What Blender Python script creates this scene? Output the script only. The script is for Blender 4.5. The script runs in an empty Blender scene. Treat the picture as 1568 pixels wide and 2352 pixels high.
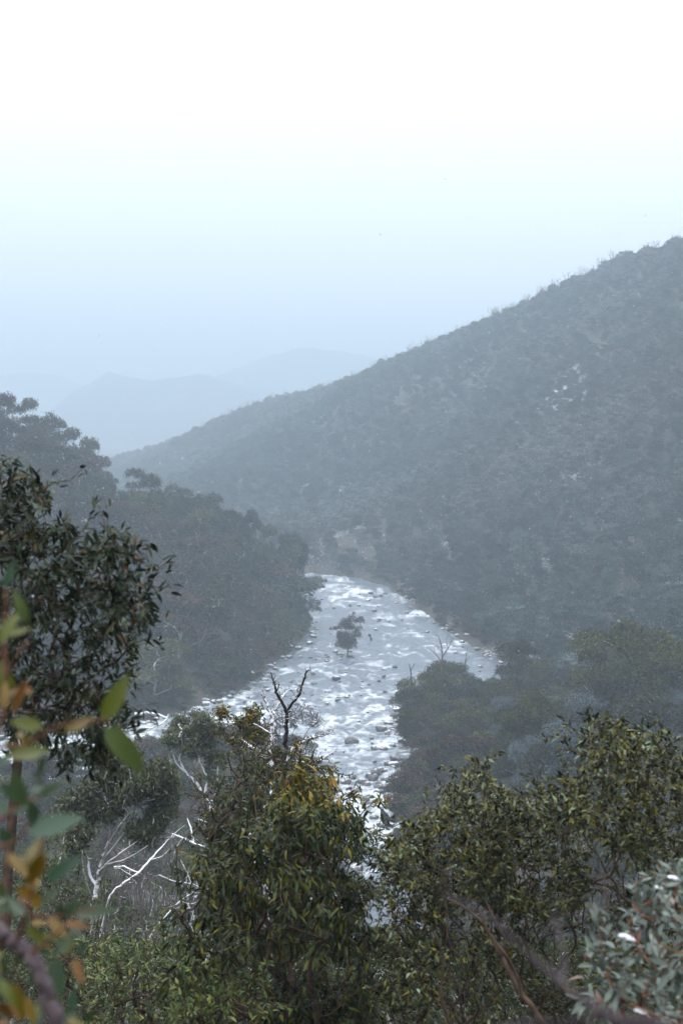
import bpy, math, random
import numpy as np
from mathutils import Vector, Matrix

random.seed(7)
R = np.random.RandomState(11)
SC = bpy.context.scene
COL = SC.collection

# ------------------------------------------------------------------ camera, sky, sun, exposure
F = 3267.0            # focal length in pixels of a 1568 x 2352 picture (50 mm, upright full frame)
HC = 45.0             # eye height above the river
PITCH = math.atan(176.0 / F)
cd = bpy.data.cameras.new('camera'); cam = bpy.data.objects.new('camera', cd); COL.objects.link(cam)
cam.location = (0, 0, HC); cam.rotation_euler = (math.pi / 2 - PITCH, 0, 0)
cd.sensor_fit = 'VERTICAL'; cd.sensor_height = 36; cd.lens = 50
cd.clip_start = 0.05; cd.clip_end = 12000
cd.dof.use_dof = True; cd.dof.focus_distance = 24; cd.dof.aperture_fstop = 3.4
SC.camera = cam

SUN_EL, SUN_AZ = math.radians(62), math.radians(200)
w = bpy.data.worlds.new('World'); SC.world = w; w.use_nodes = True
nt = w.node_tree; nt.nodes.clear()
sky = nt.nodes.new('ShaderNodeTexSky'); sky.sky_type = 'NISHITA'; sky.sun_disc = False
sky.sun_elevation = SUN_EL; sky.sun_rotation = SUN_AZ
hs = nt.nodes.new('ShaderNodeHueSaturation'); hs.inputs['Saturation'].default_value = 0.45
mixw = nt.nodes.new('ShaderNodeMix'); mixw.data_type = 'RGBA'; mixw.inputs[0].default_value = 0.86
mixw.inputs[7].default_value = (10.5, 10.6, 11.4, 1)      # the even cloud deck
bg = nt.nodes.new('ShaderNodeBackground'); bg.inputs['Strength'].default_value = 0.15
wo = nt.nodes.new('ShaderNodeOutputWorld')
nt.links.new(sky.outputs[0], hs.inputs['Color']); nt.links.new(hs.outputs[0], mixw.inputs[6])
# an overcast sky grows brighter from the horizon to overhead
tcw = nt.nodes.new('ShaderNodeTexCoord'); sxw = nt.nodes.new('ShaderNodeSeparateXYZ'); nt.links.new(tcw.outputs['Generated'], sxw.inputs[0])
mxw = nt.nodes.new('ShaderNodeMath'); mxw.operation = 'MAXIMUM'; nt.links.new(sxw.outputs[2], mxw.inputs[0]); mxw.inputs[1].default_value = 0
mdw = nt.nodes.new('ShaderNodeMath'); mdw.operation = 'MULTIPLY_ADD'; nt.links.new(mxw.outputs[0], mdw.inputs[0]); mdw.inputs[1].default_value = 0.9; mdw.inputs[2].default_value = 1.06
vmw = nt.nodes.new('ShaderNodeVectorMath'); vmw.operation = 'SCALE'; nt.links.new(mixw.outputs[2], vmw.inputs[0]); nt.links.new(mdw.outputs[0], vmw.inputs['Scale'])
nt.links.new(vmw.outputs[0], bg.inputs[0]); nt.links.new(bg.outputs[0], wo.inputs[0])

sd = bpy.data.lights.new('sun', 'SUN'); sd.energy = 1.5; sd.angle = math.radians(18); sd.color = (1, 0.97, 0.93)
sun = bpy.data.objects.new('sun', sd); COL.objects.link(sun); sun.location = (0, 0, 400)
sun.rotation_euler = (math.pi / 2 - SUN_EL, 0, math.pi - SUN_AZ)

SC.view_settings.view_transform = 'Standard'; SC.view_settings.look = 'None'
SC.view_settings.exposure = 0.0; SC.view_settings.gamma = 1.0
SC.view_settings.use_curve_mapping = False
cy = SC.cycles
cy.max_bounces = 5; cy.diffuse_bounces = 2; cy.glossy_bounces = 2; cy.transmission_bounces = 2
cy.volume_bounces = 1; cy.transparent_max_bounces = 4
cy.caustics_reflective = False; cy.caustics_refractive = False
cy.use_denoising = True

HAZE_DENSITY = 0.0009

# ------------------------------------------------------------------ helpers
def at(px, py, d):
    """the point at forward distance d that the eye sees at (px, py) of a 1568 x 2352 picture"""
    a = (px - 784.0) / F; b = (1176.0 - py) / F
    y = math.cos(PITCH) + b * math.sin(PITCH); z = -math.sin(PITCH) + b * math.cos(PITCH)
    k = d / y
    return np.array((a * k, d, HC + z * k)) if np.isscalar(px) else np.stack((a * k, d + 0 * k, HC + z * k), -1)

def atn(px, py, d):
    px = np.asarray(px, float); py = np.asarray(py, float); d = np.asarray(d, float)
    a = (px - 784.0) / F; b = (1176.0 - py) / F
    y = math.cos(PITCH) + b * math.sin(PITCH); z = -math.sin(PITCH) + b * math.cos(PITCH)
    k = d / y
    return np.stack((a * k, d + 0 * k, HC + z * k), -1)

def project(p):
    p = np.asarray(p, float); q = p - np.array((0, 0, HC))
    dep = q[..., 1] * math.cos(PITCH) - q[..., 2] * math.sin(PITCH)
    up = q[..., 1] * math.sin(PITCH) + q[..., 2] * math.cos(PITCH)
    return 784 + F * q[..., 0] / dep, 1176 - F * up / dep

def in_poly(x, y, poly):
    x = np.asarray(x, float); y = np.asarray(y, float)
    c = np.zeros(x.shape, bool); n = len(poly)
    for i in range(n):
        x1, y1 = poly[i]; x2, y2 = poly[(i + 1) % n]
        if y1 == y2: continue
        m = ((y1 > y) != (y2 > y)) & (x < (x2 - x1) * (y - y1) / (y2 - y1) + x1)
        c ^= m
    return c

def dist_poly(x, y, poly):
    best = np.full(np.shape(x), 1e18)
    n = len(poly)
    for i in range(n):
        a = np.array(poly[i], float); b = np.array(poly[(i + 1) % n], float); ab = b - a
        t = np.clip(((x - a[0]) * ab[0] + (y - a[1]) * ab[1]) / max(ab @ ab, 1e-9), 0, 1)
        best = np.minimum(best, (x - a[0] - t * ab[0]) ** 2 + (y - a[1] - t * ab[1]) ** 2)
    return np.sqrt(best)

_tabs = {}
def vnoise(x, y, seed=0):
    if seed not in _tabs: _tabs[seed] = np.random.RandomState(seed + 100).rand(256, 256)
    T = _tabs[seed]
    xi = np.floor(x).astype(int); yi = np.floor(y).astype(int); fx = x - xi; fy = y - yi
    fx = fx * fx * (3 - 2 * fx); fy = fy * fy * (3 - 2 * fy)
    g = lambda i, j: T[i & 255, j & 255]
    return (g(xi, yi) * (1 - fx) + g(xi + 1, yi) * fx) * (1 - fy) + (g(xi, yi + 1) * (1 - fx) + g(xi + 1, yi + 1) * fx) * fy

def fbm(x, y, seed=0, octv=4):
    s = 0; a = 0.5; t = 0
    for k in range(octv):
        s = s + a * vnoise(x * 2 ** k + 17.3 * k, y * 2 ** k + 9.1 * k, seed + k); t += a; a *= 0.5
    return s / t

def sstep(a, b, x):
    t = np.clip((x - a) / (b - a), 0, 1); return t * t * (3 - 2 * t)

def mesh_np(name, V, faces, mat=None, attrs=None, smooth=False):
    """faces: (n,3) or (n,4) array, or a list of such arrays"""
    if isinstance(faces, np.ndarray): faces = [faces]
    me = bpy.data.meshes.new(name)
    V = np.ascontiguousarray(V, dtype=np.float32)
    me.vertices.add(len(V)); me.vertices.foreach_set('co', V.ravel())
    loops = np.concatenate([f.ravel() for f in faces]).astype(np.int32)
    cnt = np.concatenate([np.full(len(f), f.shape[1]) for f in faces])
    st = np.concatenate(([0], np.cumsum(cnt)[:-1])).astype(np.int32)
    me.loops.add(len(loops)); me.loops.foreach_set('vertex_index', loops)
    me.polygons.add(len(cnt)); me.polygons.foreach_set('loop_start', st)
    try: me.polygons.foreach_set('loop_total', cnt.astype(np.int32))
    except Exception: pass
    if smooth: me.polygons.foreach_set('use_smooth', np.ones(len(cnt), bool))
    for k, a in (attrs or {}).items():
        at_ = me.attributes.new(k, 'FLOAT', 'POINT'); at_.data.foreach_set('value', np.ascontiguousarray(a, dtype=np.float32))
    me.update(calc_edges=True)
    if mat: me.materials.append(mat)
    return me

def link(name, me, parent=None, loc=None):
    o = bpy.data.objects.new(name, me); COL.objects.link(o)
    if parent is not None: o.parent = parent
    if loc is not None: o.location = loc
    return o

def tag(o, label=None, cat=None, group=None, kind=None):
    if label: o['label'] = label
    if cat: o['category'] = cat
    if group: o['group'] = group
    if kind: o['kind'] = kind
    return o

def thing(name, label, cat, loc, group=None):
    return tag(link(name, None, None, tuple(loc)), label, cat, group)

# ------------------------------------------------------------------ materials
def nodes(name):
    m = bpy.data.materials.new(name); m.use_nodes = True
    n = m.node_tree; n.nodes.clear()
    out = n.nodes.new('ShaderNodeOutputMaterial'); b = n.nodes.new('ShaderNodeBsdfPrincipled')
    n.links.new(b.outputs[0], out.inputs[0])
    return m, n, b, out

def ramp(n, stops):
    r = n.nodes.new('ShaderNodeValToRGB'); e = r.color_ramp.elements
    while len(e) < len(stops): e.new(0.5)
    for q, (p, c) in zip(e, stops):
        q.position = p; q.color = (*c, 1)
    return r

def mth(n, op, a, b=None, c=None, clamp=False):
    q = n.nodes.new('ShaderNodeMath'); q.operation = op; q.use_clamp = clamp
    for i, v in enumerate((a, b, c)):
        if v is None: continue
        if hasattr(v, 'node'): n.links.new(v, q.inputs[i])
        else: q.inputs[i].default_value = v
    return q.outputs[0]

def noise(n, scale, detail=3, coord=None, rough=0.55):
    t = n.nodes.new('ShaderNodeTexNoise'); t.inputs['Scale'].default_value = scale
    t.inputs['Detail'].default_value = detail; t.inputs['Roughness'].default_value = rough
    if coord is not None: n.links.new(coord, t.inputs['Vector'])
    return t.outputs['Fac']

def mixc(n, fac, a, b):
    q = n.nodes.new('ShaderNodeMix'); q.data_type = 'RGBA'
    for i, v in ((0, fac), (6, a), (7, b)):
        if hasattr(v, 'node'): n.links.new(v, q.inputs[i])
        else: q.inputs[i].default_value = v if i == 0 else (*v, 1)
    return q.outputs[2]

def attr(n, name):
    q = n.nodes.new('ShaderNodeAttribute'); q.attribute_name = name; return q.outputs['Fac']

def leaf_mat(name, stops, snow=0.0, rough=0.45, spec=0.5, vary=0.35, snowscale=0.03, trans=0.0):
    m, n, b, out = nodes(name)
    geo = n.nodes.new('ShaderNodeNewGeometry'); oi = n.nodes.new('ShaderNodeObjectInfo')
    t = attr(n, 'tint')
    r = ramp(n, stops); n.links.new(t, r.inputs[0])
    v = mth(n, 'MULTIPLY_ADD', oi.outputs['Random'], vary * 2, 1 - vary)
    hsv = n.nodes.new('ShaderNodeHueSaturation'); n.links.new(r.outputs[0], hsv.inputs['Color']); n.links.new(v, hsv.inputs['Value'])
    col = hsv.outputs[0]
    if snow > 0:
        nz = noise(n, snowscale, 3, geo.outputs['Position'])
        big = mth(n, 'MULTIPLY_ADD', nz, 4.0, -1.45, clamp=True)
        amt = mth(n, 'MULTIPLY', big, snow)
        rr = attr(n, 'rnd')
        f = mth(n, 'MULTIPLY', mth(n, 'MULTIPLY', mth(n, 'ADD', mth(n, 'SUBTRACT', rr, 1.0), amt), 3.0, clamp=True), .36)
        col = mixc(n, f, col, (0.72, 0.76, 0.82))
    n.links.new(col, b.inputs['Base Color'])
    b.inputs['Roughness'].default_value = rough; b.inputs['Specular IOR Level'].default_value = spec
    if trans > 0:
        tr = n.nodes.new('ShaderNodeBsdfTranslucent'); n.links.new(col, tr.inputs['Color'])
        mx = n.nodes.new('ShaderNodeMixShader'); mx.inputs[0].default_value = trans
        n.links.new(b.outputs[0], mx.inputs[1]); n.links.new(tr.outputs[0], mx.inputs[2]); n.links.new(mx.outputs[0], out.inputs[0])
    return m

def bark_mat(name, c1, c2, snow=0.0, scale=6, zlo=0.25):
    m, n, b, out = nodes(name)
    tc = n.nodes.new('ShaderNodeTexCoord'); geo = n.nodes.new('ShaderNodeNewGeometry')
    nz = noise(n, scale, 5, tc.outputs['Object'])
    col = mixc(n, mth(n, 'MULTIPLY_ADD', nz, 3, -1, clamp=True), c1, c2)
    if snow > 0:
        sx = n.nodes.new('ShaderNodeSeparateXYZ'); n.links.new(geo.outputs['Normal'], sx.inputs[0])
        n2 = noise(n, 1.6, 3, tc.outputs['Object'])
        s = mth(n, 'ADD', sx.outputs[2], mth(n, 'MULTIPLY_ADD', n2, 1.6, -1.6 + snow))
        f = mth(n, 'MULTIPLY', mth(n, 'SUBTRACT', s, zlo), 5, clamp=True)
        col = mixc(n, f, col, (0.82, 0.84, 0.88))
    n.links.new(col, b.inputs['Base Color']); b.inputs['Roughness'].default_value = 0.8; b.inputs['Specular IOR Level'].default_value = .15
    bp = n.nodes.new('ShaderNodeBump'); bp.inputs['Strength'].default_value = 0.5; bp.inputs['Distance'].default_value = 0.02
    n.links.new(nz, bp.inputs['Height']); n.links.new(bp.outputs[0], b.inputs['Normal'])
    return m

G_dark, G_mid, G_olive = (0.008, 0.015, 0.004), (0.024, 0.040, 0.009), (0.085, 0.080, 0.022)
G_pale, G_rust, G_gold = (0.105, 0.140, 0.105), (0.17, 0.070, 0.022), (0.26, 0.165, 0.030)
M = {}
M['leaf_left'] = leaf_mat('leathery gum leaf', [(0, G_dark), (.35, (0.0168, 0.0297, 0.0113)), (.62, (0.0202, 0.0331, 0.0091)), (.82, (0.0486, 0.0504, 0.0118)), (.9, (0.0670, 0.0302, 0.0136)), (.94, (0.0539, 0.0769, 0.0447)), (1, G_pale)], rough=.33, spec=.16, vary=.1, trans=.05)
M['leaf_centre'] = leaf_mat('hanging gum leaf', [(0, G_dark), (.28, (0.0204, 0.0333, 0.0056)), (.5, (0.0522, 0.0678, 0.0071)), (.7, (0.1405, 0.1221, 0.0042)), (.9, G_gold), (1, (0.2532, 0.1243, 0.0047))], rough=.38, spec=.2, vary=.12, trans=.08)
M['leaf_right'] = leaf_mat('snow gum shrub leaf', [(0, G_dark), (.3, (0.0240, 0.0295, 0.0074)), (.5, (0.0651, 0.0688, 0.0080)), (.7, (0.1570, 0.1339, 0.0078)), (.86, (0.1574, 0.1942, 0.0930)), (1, (0.2165, 0.2718, 0.1981))], rough=.4, spec=.2, vary=.12, trans=.06)
M['leaf_frost'] = leaf_mat('grey green leaf', [(0, (.03, .045, .028)), (.3, (.075, .10, .075)), (.7, (.14, .185, .15)), (.93, (.20, .24, .21)), (1, (.24, .10, .05))], rough=.5, vary=.1, trans=.06)
M['leaf_blur'] = leaf_mat('near gum leaf', [(0, (0.0153, 0.0291, 0.0079)), (.3, (0.0265, 0.0541, 0.0145)), (.5, (0.0442, 0.0902, 0.0488)), (.7, (0.0812, 0.0996, 0.0040)), (.88, (0.1598, 0.0954, 0.0040)), (1, (0.1275, 0.0447, 0.0040))], rough=.4, vary=.08, trans=.2)
M['leaf_under'] = leaf_mat('undergrowth leaf', [(0, G_dark), (.3, (0.0261, 0.0481, 0.0132)), (.6, (0.0671, 0.0947, 0.0238)), (.85, (0.1538, 0.1630, 0.0342)), (1, (0.1697, 0.2250, 0.1513))], rough=.5, spec=.2, vary=.2, trans=.1)
M['leaf_mid'] = leaf_mat('gum crown leaf', [(0, G_dark), (.4, G_mid), (.75, (.075, .08, .028)), (1, (.12, .13, .07))], rough=.55, spec=.15, vary=.3, snow=.12, snowscale=.5)
M['leaf_soft'] = leaf_mat('soft olive crown leaf', [(0, (.035, .045, .022)), (.5, (.075, .085, .042)), (1, (.13, .14, .075))], rough=.55, spec=.15, vary=.15, snow=.15, snowscale=.4)
M['hill'] = leaf_mat('hillside crown', [(0, (.010, .017, .014)), (.5, (.028, .044, .034)), (1, (.08, .11, .088))], snow=.5, rough=.8, spec=.1, vary=.6, snowscale=.012)
M['bank'] = leaf_mat('bank crown', [(0, (.010, .014, .008)), (.5, (.032, .036, .018)), (1, (.088, .088, .042))], snow=.10, rough=.8, spec=.1, vary=.5, snowscale=.06)
M['bank_rust'] = leaf_mat('rusty bank crown', [(0, (.018, .014, .011)), (.5, (.050, .034, .024)), (1, (.10, .062, .036))], snow=.08, rough=.8, spec=.1, vary=.3, snowscale=.06)
M['bank_olive'] = leaf_mat('olive bank crown', [(0, (.018, .020, .010)), (.5, (.050, .058, .018)), (1, (.14, .14, .045))], snow=.06, rough=.8, spec=.1, vary=.25, snowscale=.06)
M['frost_shrub'] = leaf_mat('snow dusted shrub leaf', [(0, (.025, .034, .034)), (.5, (.07, .092, .092)), (1, (.16, .20, .21))], snow=.4, rough=.8, spec=.1, vary=.25, snowscale=.1)
M['bark_pale'] = bark_mat('pale gum bark', (.22, .20, .18), (.42, .40, .37), snow=.5, scale=1.5)
M['bark_grey'] = bark_mat('grey bark', (.06, .052, .048), (.15, .13, .12), snow=.3, scale=3)
M['bark_snow'] = bark_mat('snow lined bark', (.10, .085, .075), (.26, .23, .21), snow=1.15, scale=4, zlo=.1)
M['bark_black'] = bark_mat('charred bark', (.006, .005, .005), (.022, .017, .015), snow=.35, scale=5, zlo=.45)
M['bark_white'] = bark_mat('bleached snowy wood', (.16, .15, .14), (.42, .41, .39), snow=.8, scale=4, zlo=0)
M['bark_silver'] = bark_mat('silver gum bark lined with snow', (.16, .15, .14), (.44, .42, .40), snow=.85, scale=2.5, zlo=.15)
M['bark_brown'] = bark_mat('brown twig bark', (.035, .022, .016), (.10, .065, .045), snow=0, scale=20)
M['bark_dusk'] = bark_mat('dark greyish bark', (.028, .022, .025), (.085, .07, .076), snow=0, scale=14)
M['bark_purple'] = bark_mat('smooth purplish bark', (.075, .055, .062), (.17, .14, .15), snow=0, scale=14)
M['bark_red'] = bark_mat('reddish twig bark', (.12, .05, .035), (.22, .11, .06), snow=0, scale=20)

def ground_mat():
    m, n, b, out = nodes('forest floor with snow')
    geo = n.nodes.new('ShaderNodeNewGeometry')
    n1 = noise(n, .35, 6, geo.outputs['Position']); n2 = noise(n, .02, 3, geo.outputs['Position']); n3 = noise(n, 1.7, 4, geo.outputs['Position'])
    c = mixc(n, n1, (.028, .024, .018), (.075, .065, .045))
    f = mth(n, 'MULTIPLY', mth(n, 'SUBTRACT', mth(n, 'ADD', mth(n, 'MULTIPLY', n2, 1.2), n3), 1.27), 6, clamp=True)
    c = mixc(n, f, c, (.78, .81, .86))
    n.links.new(c, b.inputs['Base Color']); b.inputs['Roughness'].default_value = .9
    return m
M['ground'] = ground_mat()

def rock_mat():
    m, n, b, out = nodes('wet river rock with snow')
    geo = n.nodes.new('ShaderNodeNewGeometry'); tc = n.nodes.new('ShaderNodeTexCoord')
    nz = noise(n, 2.2, 6, tc.outputs['Object'])
    sx = n.nodes.new('ShaderNodeSeparateXYZ'); n.links.new(geo.outputs['Normal'], sx.inputs[0])
    oi = n.nodes.new('ShaderNodeObjectInfo')
    c = mixc(n, nz, (.035, .035, .035), (.15, .145, .14))
    s = mth(n, 'ADD', mth(n, 'ADD', sx.outputs[2], mth(n, 'MULTIPLY', nz, .6)), mth(n, 'MULTIPLY', oi.outputs['Random'], .35))
    f = mth(n, 'MULTIPLY', mth(n, 'SUBTRACT', s, 1.32), 5, clamp=True)
    c = mixc(n, f, c, (.80, .83, .87))
    n.links.new(c, b.inputs['Base Color']); b.inputs['Roughness'].default_value = .5
    bp = n.nodes.new('ShaderNodeBump'); bp.inputs['Strength'].default_value = .6; bp.inputs['Distance'].default_value = .1
    n.links.new(nz, bp.inputs['Height']); n.links.new(bp.outputs[0], b.inputs['Normal'])
    return m
M['rock'] = rock_mat()

def snow_mat():
    m, n, b, out = nodes('fresh snow')
    tc = n.nodes.new('ShaderNodeTexCoord')
    c = mixc(n, noise(n, 3, 4, tc.outputs['Object']), (.72, .76, .82), (.86, .88, .91))
    n.links.new(c, b.inputs['Base Color']); b.inputs['Roughness'].default_value = .7
    return m
M['snow'] = snow_mat()

def water_mat():
    m, n, b, out = nodes('river water with foam')
    geo = n.nodes.new('ShaderNodeNewGeometry')
    mp = n.nodes.new('ShaderNodeMapping'); mp.inputs['Scale'].default_value = (.55, 1.25, 1)
    n.links.new(geo.outputs['Position'], mp.inputs[0])
    fn = noise(n, 2.6, 8, mp.outputs[0], .75)
    f = attr(n, 'foam')
    s = mth(n, 'MULTIPLY', mth(n, 'ADD', mth(n, 'MULTIPLY_ADD', f, 1.25, -1.06), mth(n, 'MULTIPLY', fn, 1.1)), 1.9, clamp=True)
    wc = mixc(n, noise(n, .09, 3, geo.outputs['Position']), (.08, .105, .13), (.14, .17, .20))
    c = mixc(n, s, wc, (.70, .76, .78))
    n.links.new(c, b.inputs['Base Color'])
    n.links.new(mth(n, 'MULTIPLY_ADD', s, .5, .28), b.inputs['Roughness'])
    bp = n.nodes.new('ShaderNodeBump'); bp.inputs['Strength'].default_value = .55; bp.inputs['Distance'].default_value = .25
    n.links.new(noise(n, 2.4, 5, mp.outputs[0]), bp.inputs['Height']); n.links.new(bp.outputs[0], b.inputs['Normal'])
    return m
M['water'] = water_mat()

# ------------------------------------------------------------------ terrain
RIVER = [(140, 84), (60, 88), (14, 94), (0, 106), (0, 122), (.5, 133), (1, 150), (-1, 165), (-2.5, 186), (-4, 198), (-9, 209),
         (-16, 207), (-22, 196), (-40, 182), (-75, 172), (-130, 168), (-130, 190), (-80, 198), (-48, 210), (-32, 219), (-25, 230), (-17, 249), (-11, 288),
         (-6.6, 327), (-9, 367), (-15, 424), (-45, 446), (-90, 452), (-160, 450), (-160, 472), (-80, 475), (-30, 470), (-4, 458), (6, 446), (12.5, 426), (19.5, 367),
         (26, 313), (31, 283), (37, 266), (40, 252), (31, 243), (18, 238), (9, 230), (8, 215), (9.3, 199), (8, 187),
         (6.3, 177), (5, 169), (5.2, 160), (6, 147), (7, 122), (15, 108), (60, 101), (140, 98)]
CP = [(-212, 1300, 15), (-135, 1150, 32), (-69, 1000, 57), (-7, 900, 69), (53, 800, 90), (92, 720, 105), (124, 660, 117), (148, 620, 122), (200, 560, 136), (300, 500, 160),
      (-240, 1550, 3), (-60, 1300, 25), (70, 1100, 50), (200, 850, 70), (400, 800, 110), (28, 600, 38), (-30, 600, 14), (-60, 760, 28), (-115, 900, 17), (-170, 1000, 6), (-150, 650, 4), (-260, 1200, 3),
      (60, 283, 7), (90, 300, 22), (120, 400, 60), (90, 500, 62), (180, 450, 102), (100, 230, 22), (80, 200, 16), (50, 200, 7), (60, 150, 12),
      (32, 150, 7), (27, 180, 4.5), (25, 210, 1.5), (100, 150, 18), (75, 120, 9), (150, 250, 55), (150, 150, 42), (60, 400, 22), (40, 340, 7),
      (-49, 330, 22), (-30, 330, 14), (-21, 335, 10), (-13, 345, 4), (-90, 350, 40), (-62, 365, 24), (-30, 280, 7), (-50, 290, 17), (-70, 280, 22),
      (-100, 300, 38), (-130, 350, 52), (-45, 245, 5), (-70, 240, 8), (-100, 230, 14), (-50, 410, 8), (-100, 440, 10), (-200, 300, 75), (-180, 230, 30),
      (-60, 0, 44), (0, 0, 43.3), (60, 0, 44), (0, 25, 32), (0, 50, 20.8), (-50, 50, 22), (50, 50, 22), (0, 88, 5), (-50, 95, 7), (40, 75, 11), (0, -70, 72), (-100, 0, 52),
      (100, 0, 52), (-110, 110, 22), (-45, 135, 3), (-20, 130, 1.5), (-75, 150, 5), (-12, 180, 1), (-25, 165, 1.2),
      (-800, 0, 120), (800, 0, 150), (-800, 800, 90), (0, 2300, 10), (800, 1100, 150), (-800, 1800, 40), (900, 2000, 60), (0, 3000, 30),
      (-4500, 0, 120), (4500, 0, 120), (-4500, 5000, 40), (4500, 5000, 40), (0, 5000, 20), (0, -600, 150), (-2500, -600, 120), (2500, -600, 120)]
CPA = np.array(CP, float); SCL = 100.0
def _phi(r2):
    return np.where(r2 > 1e-12, .5 * r2 * np.log(np.maximum(r2, 1e-12)), 0)
def _solve():
    X = CPA[:, :2] / SCL; n = len(X)
    K = _phi(((X[:, None] - X[None]) ** 2).sum(-1)) + np.eye(n) * .004
    Pm = np.c_[np.ones(n), X]; A = np.zeros((n + 3, n + 3)); A[:n, :n] = K; A[:n, n:] = Pm; A[n:, :n] = Pm.T
    return np.linalg.solve(A, np.r_[CPA[:, 2], 0, 0, 0])
TW = _solve()
def base_h(x, y):
    x = np.asarray(x, float); y = np.asarray(y, float)
    q = np.stack((x.ravel(), y.ravel()), -1) / SCL; X = CPA[:, :2] / SCL; out = np.empty(len(q))
    for i in range(0, len(q), 20000):
        d = _phi(((q[i:i + 20000, None] - X[None]) ** 2).sum(-1)); out[i:i + 20000] = d @ TW[:-3] + TW[-3] + q[i:i + 20000] @ TW[-2:]
    return out.reshape(x.shape)
def ground_z(x, y):
    x = np.asarray(x, float); y = np.asarray(y, float)
    h = base_h(x, y)
    h = np.where(h > 0, h, 0) + .9
    h = 185 * np.tanh(h / 185) if False else np.minimum(h, 180)
    far = np.clip(np.hypot(x, y) / 400, .15, 4)
    h = h + (fbm(x / 22 + 40, y / 22 + 40, 3, 4) - .5) * 3.2 * np.minimum(far, 1.5) * sstep(20, 60, y + 0 * x)
    ins = in_poly(x, y, RIVER); d = dist_poly(x, y, RIVER)
    wgt = sstep(0, 16, d)
    bank = .35 + (fbm(x / 2.2, y / 2.2, 8, 3) - .35) * 1.6
    out = -.35 + np.minimum(d, 1.5) / 1.5 * .5 + bank * sstep(0, 3, d) * (1 - wgt) + (h + .2) * wgt
    return np.where(ins, -.35 - np.minimum(d, 3) * .4, out)
def gz(x, y): return float(ground_z(np.array([x]), np.array([y]))[0])

def grid_mesh(name, xs, ys, zf, mat, smooth=True):
    X, Y = np.meshgrid(xs, ys); Z = zf(X, Y)
    V = np.stack((X, Y, Z), -1).reshape(-1, 3); nx, ny = len(xs), len(ys)
    i = np.arange(nx * ny).reshape(ny, nx)
    Fq = np.stack((i[:-1, :-1], i[:-1, 1:], i[1:, 1:], i[1:, :-1]), -1).reshape(-1, 4)
    return mesh_np(name, V, Fq, mat, smooth=smooth)

u = np.linspace(-1, 1, 281); xs = 4600 * np.sinh(6.6 * u) / math.sinh(6.6)
ys = np.r_[np.linspace(-600, -30, 12), np.linspace(-20, 98, 50), np.linspace(100, 480, 240), 480 + np.cumsum(np.geomspace(3, 150, 66))]
link('ground', grid_mesh('ground', xs, ys, ground_z, M['ground']))['kind'] = 'structure'

# far hills, each a solid rise with its own back slope
def hill(name, Y0, wy, prof, seed):
    px = np.array([p[0] for p in prof], float); pz = np.array([HC + (1000 - p[1]) / F * Y0 for p in prof]); pX = (px - 784) / F * Y0
    def zf(X, Y):
        crest = np.interp(X, pX, pz); t = (Y - Y0) / wy
        z = crest * np.exp(-t * t * 1.6) + (fbm(X / 160, Y / 160, seed, 4) - .5) * 44 + (fbm(X / 22, Y / 22, seed + 3, 3) - .5) * 16
        return z - 6
    xs = np.linspace(pX[0], pX[-1], 150); ys = np.linspace(Y0 - wy * 1.6, Y0 + wy * 1.4, 70)
    m, n, b, out = nodes(name + ' forest and snow')
    geo = n.nodes.new('ShaderNodeNewGeometry'); nz = noise(n, .012, 5, geo.outputs['Position'])
    f = mth(n, 'MULTIPLY', mth(n, 'SUBTRACT', nz, .58), 4, clamp=True)
    c = mixc(n, f, (.03, .04, .035), (.35, .38, .42)); n.links.new(c, b.inputs['Base Color']); b.inputs['Roughness'].default_value = .9
    link('hills', grid_mesh(name, xs, ys, zf, m))['kind'] = 'structure'
hill('hill near', 3000, 380, [(-900, 1000), (-100, 1010), (60, 990), (150, 925), (200, 890), (250, 862), (290, 868), (330, 874), (400, 862), (460, 856), (520, 872), (600, 900), (700, 930), (1000, 960), (2600, 980)], 41)
hill('hill middle', 3800, 420, [(-900, 1000), (300, 960), (480, 880), (560, 835), (620, 808), (690, 796), (770, 800), (850, 812), (930, 840), (1100, 900), (2400, 950)], 51)
hill('hill far', 4500, 420, [(-900, 900), (-100, 880), (0, 868), (60, 862), (130, 861), (180, 885), (260, 930), (500, 960), (2400, 970)], 61)

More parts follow.
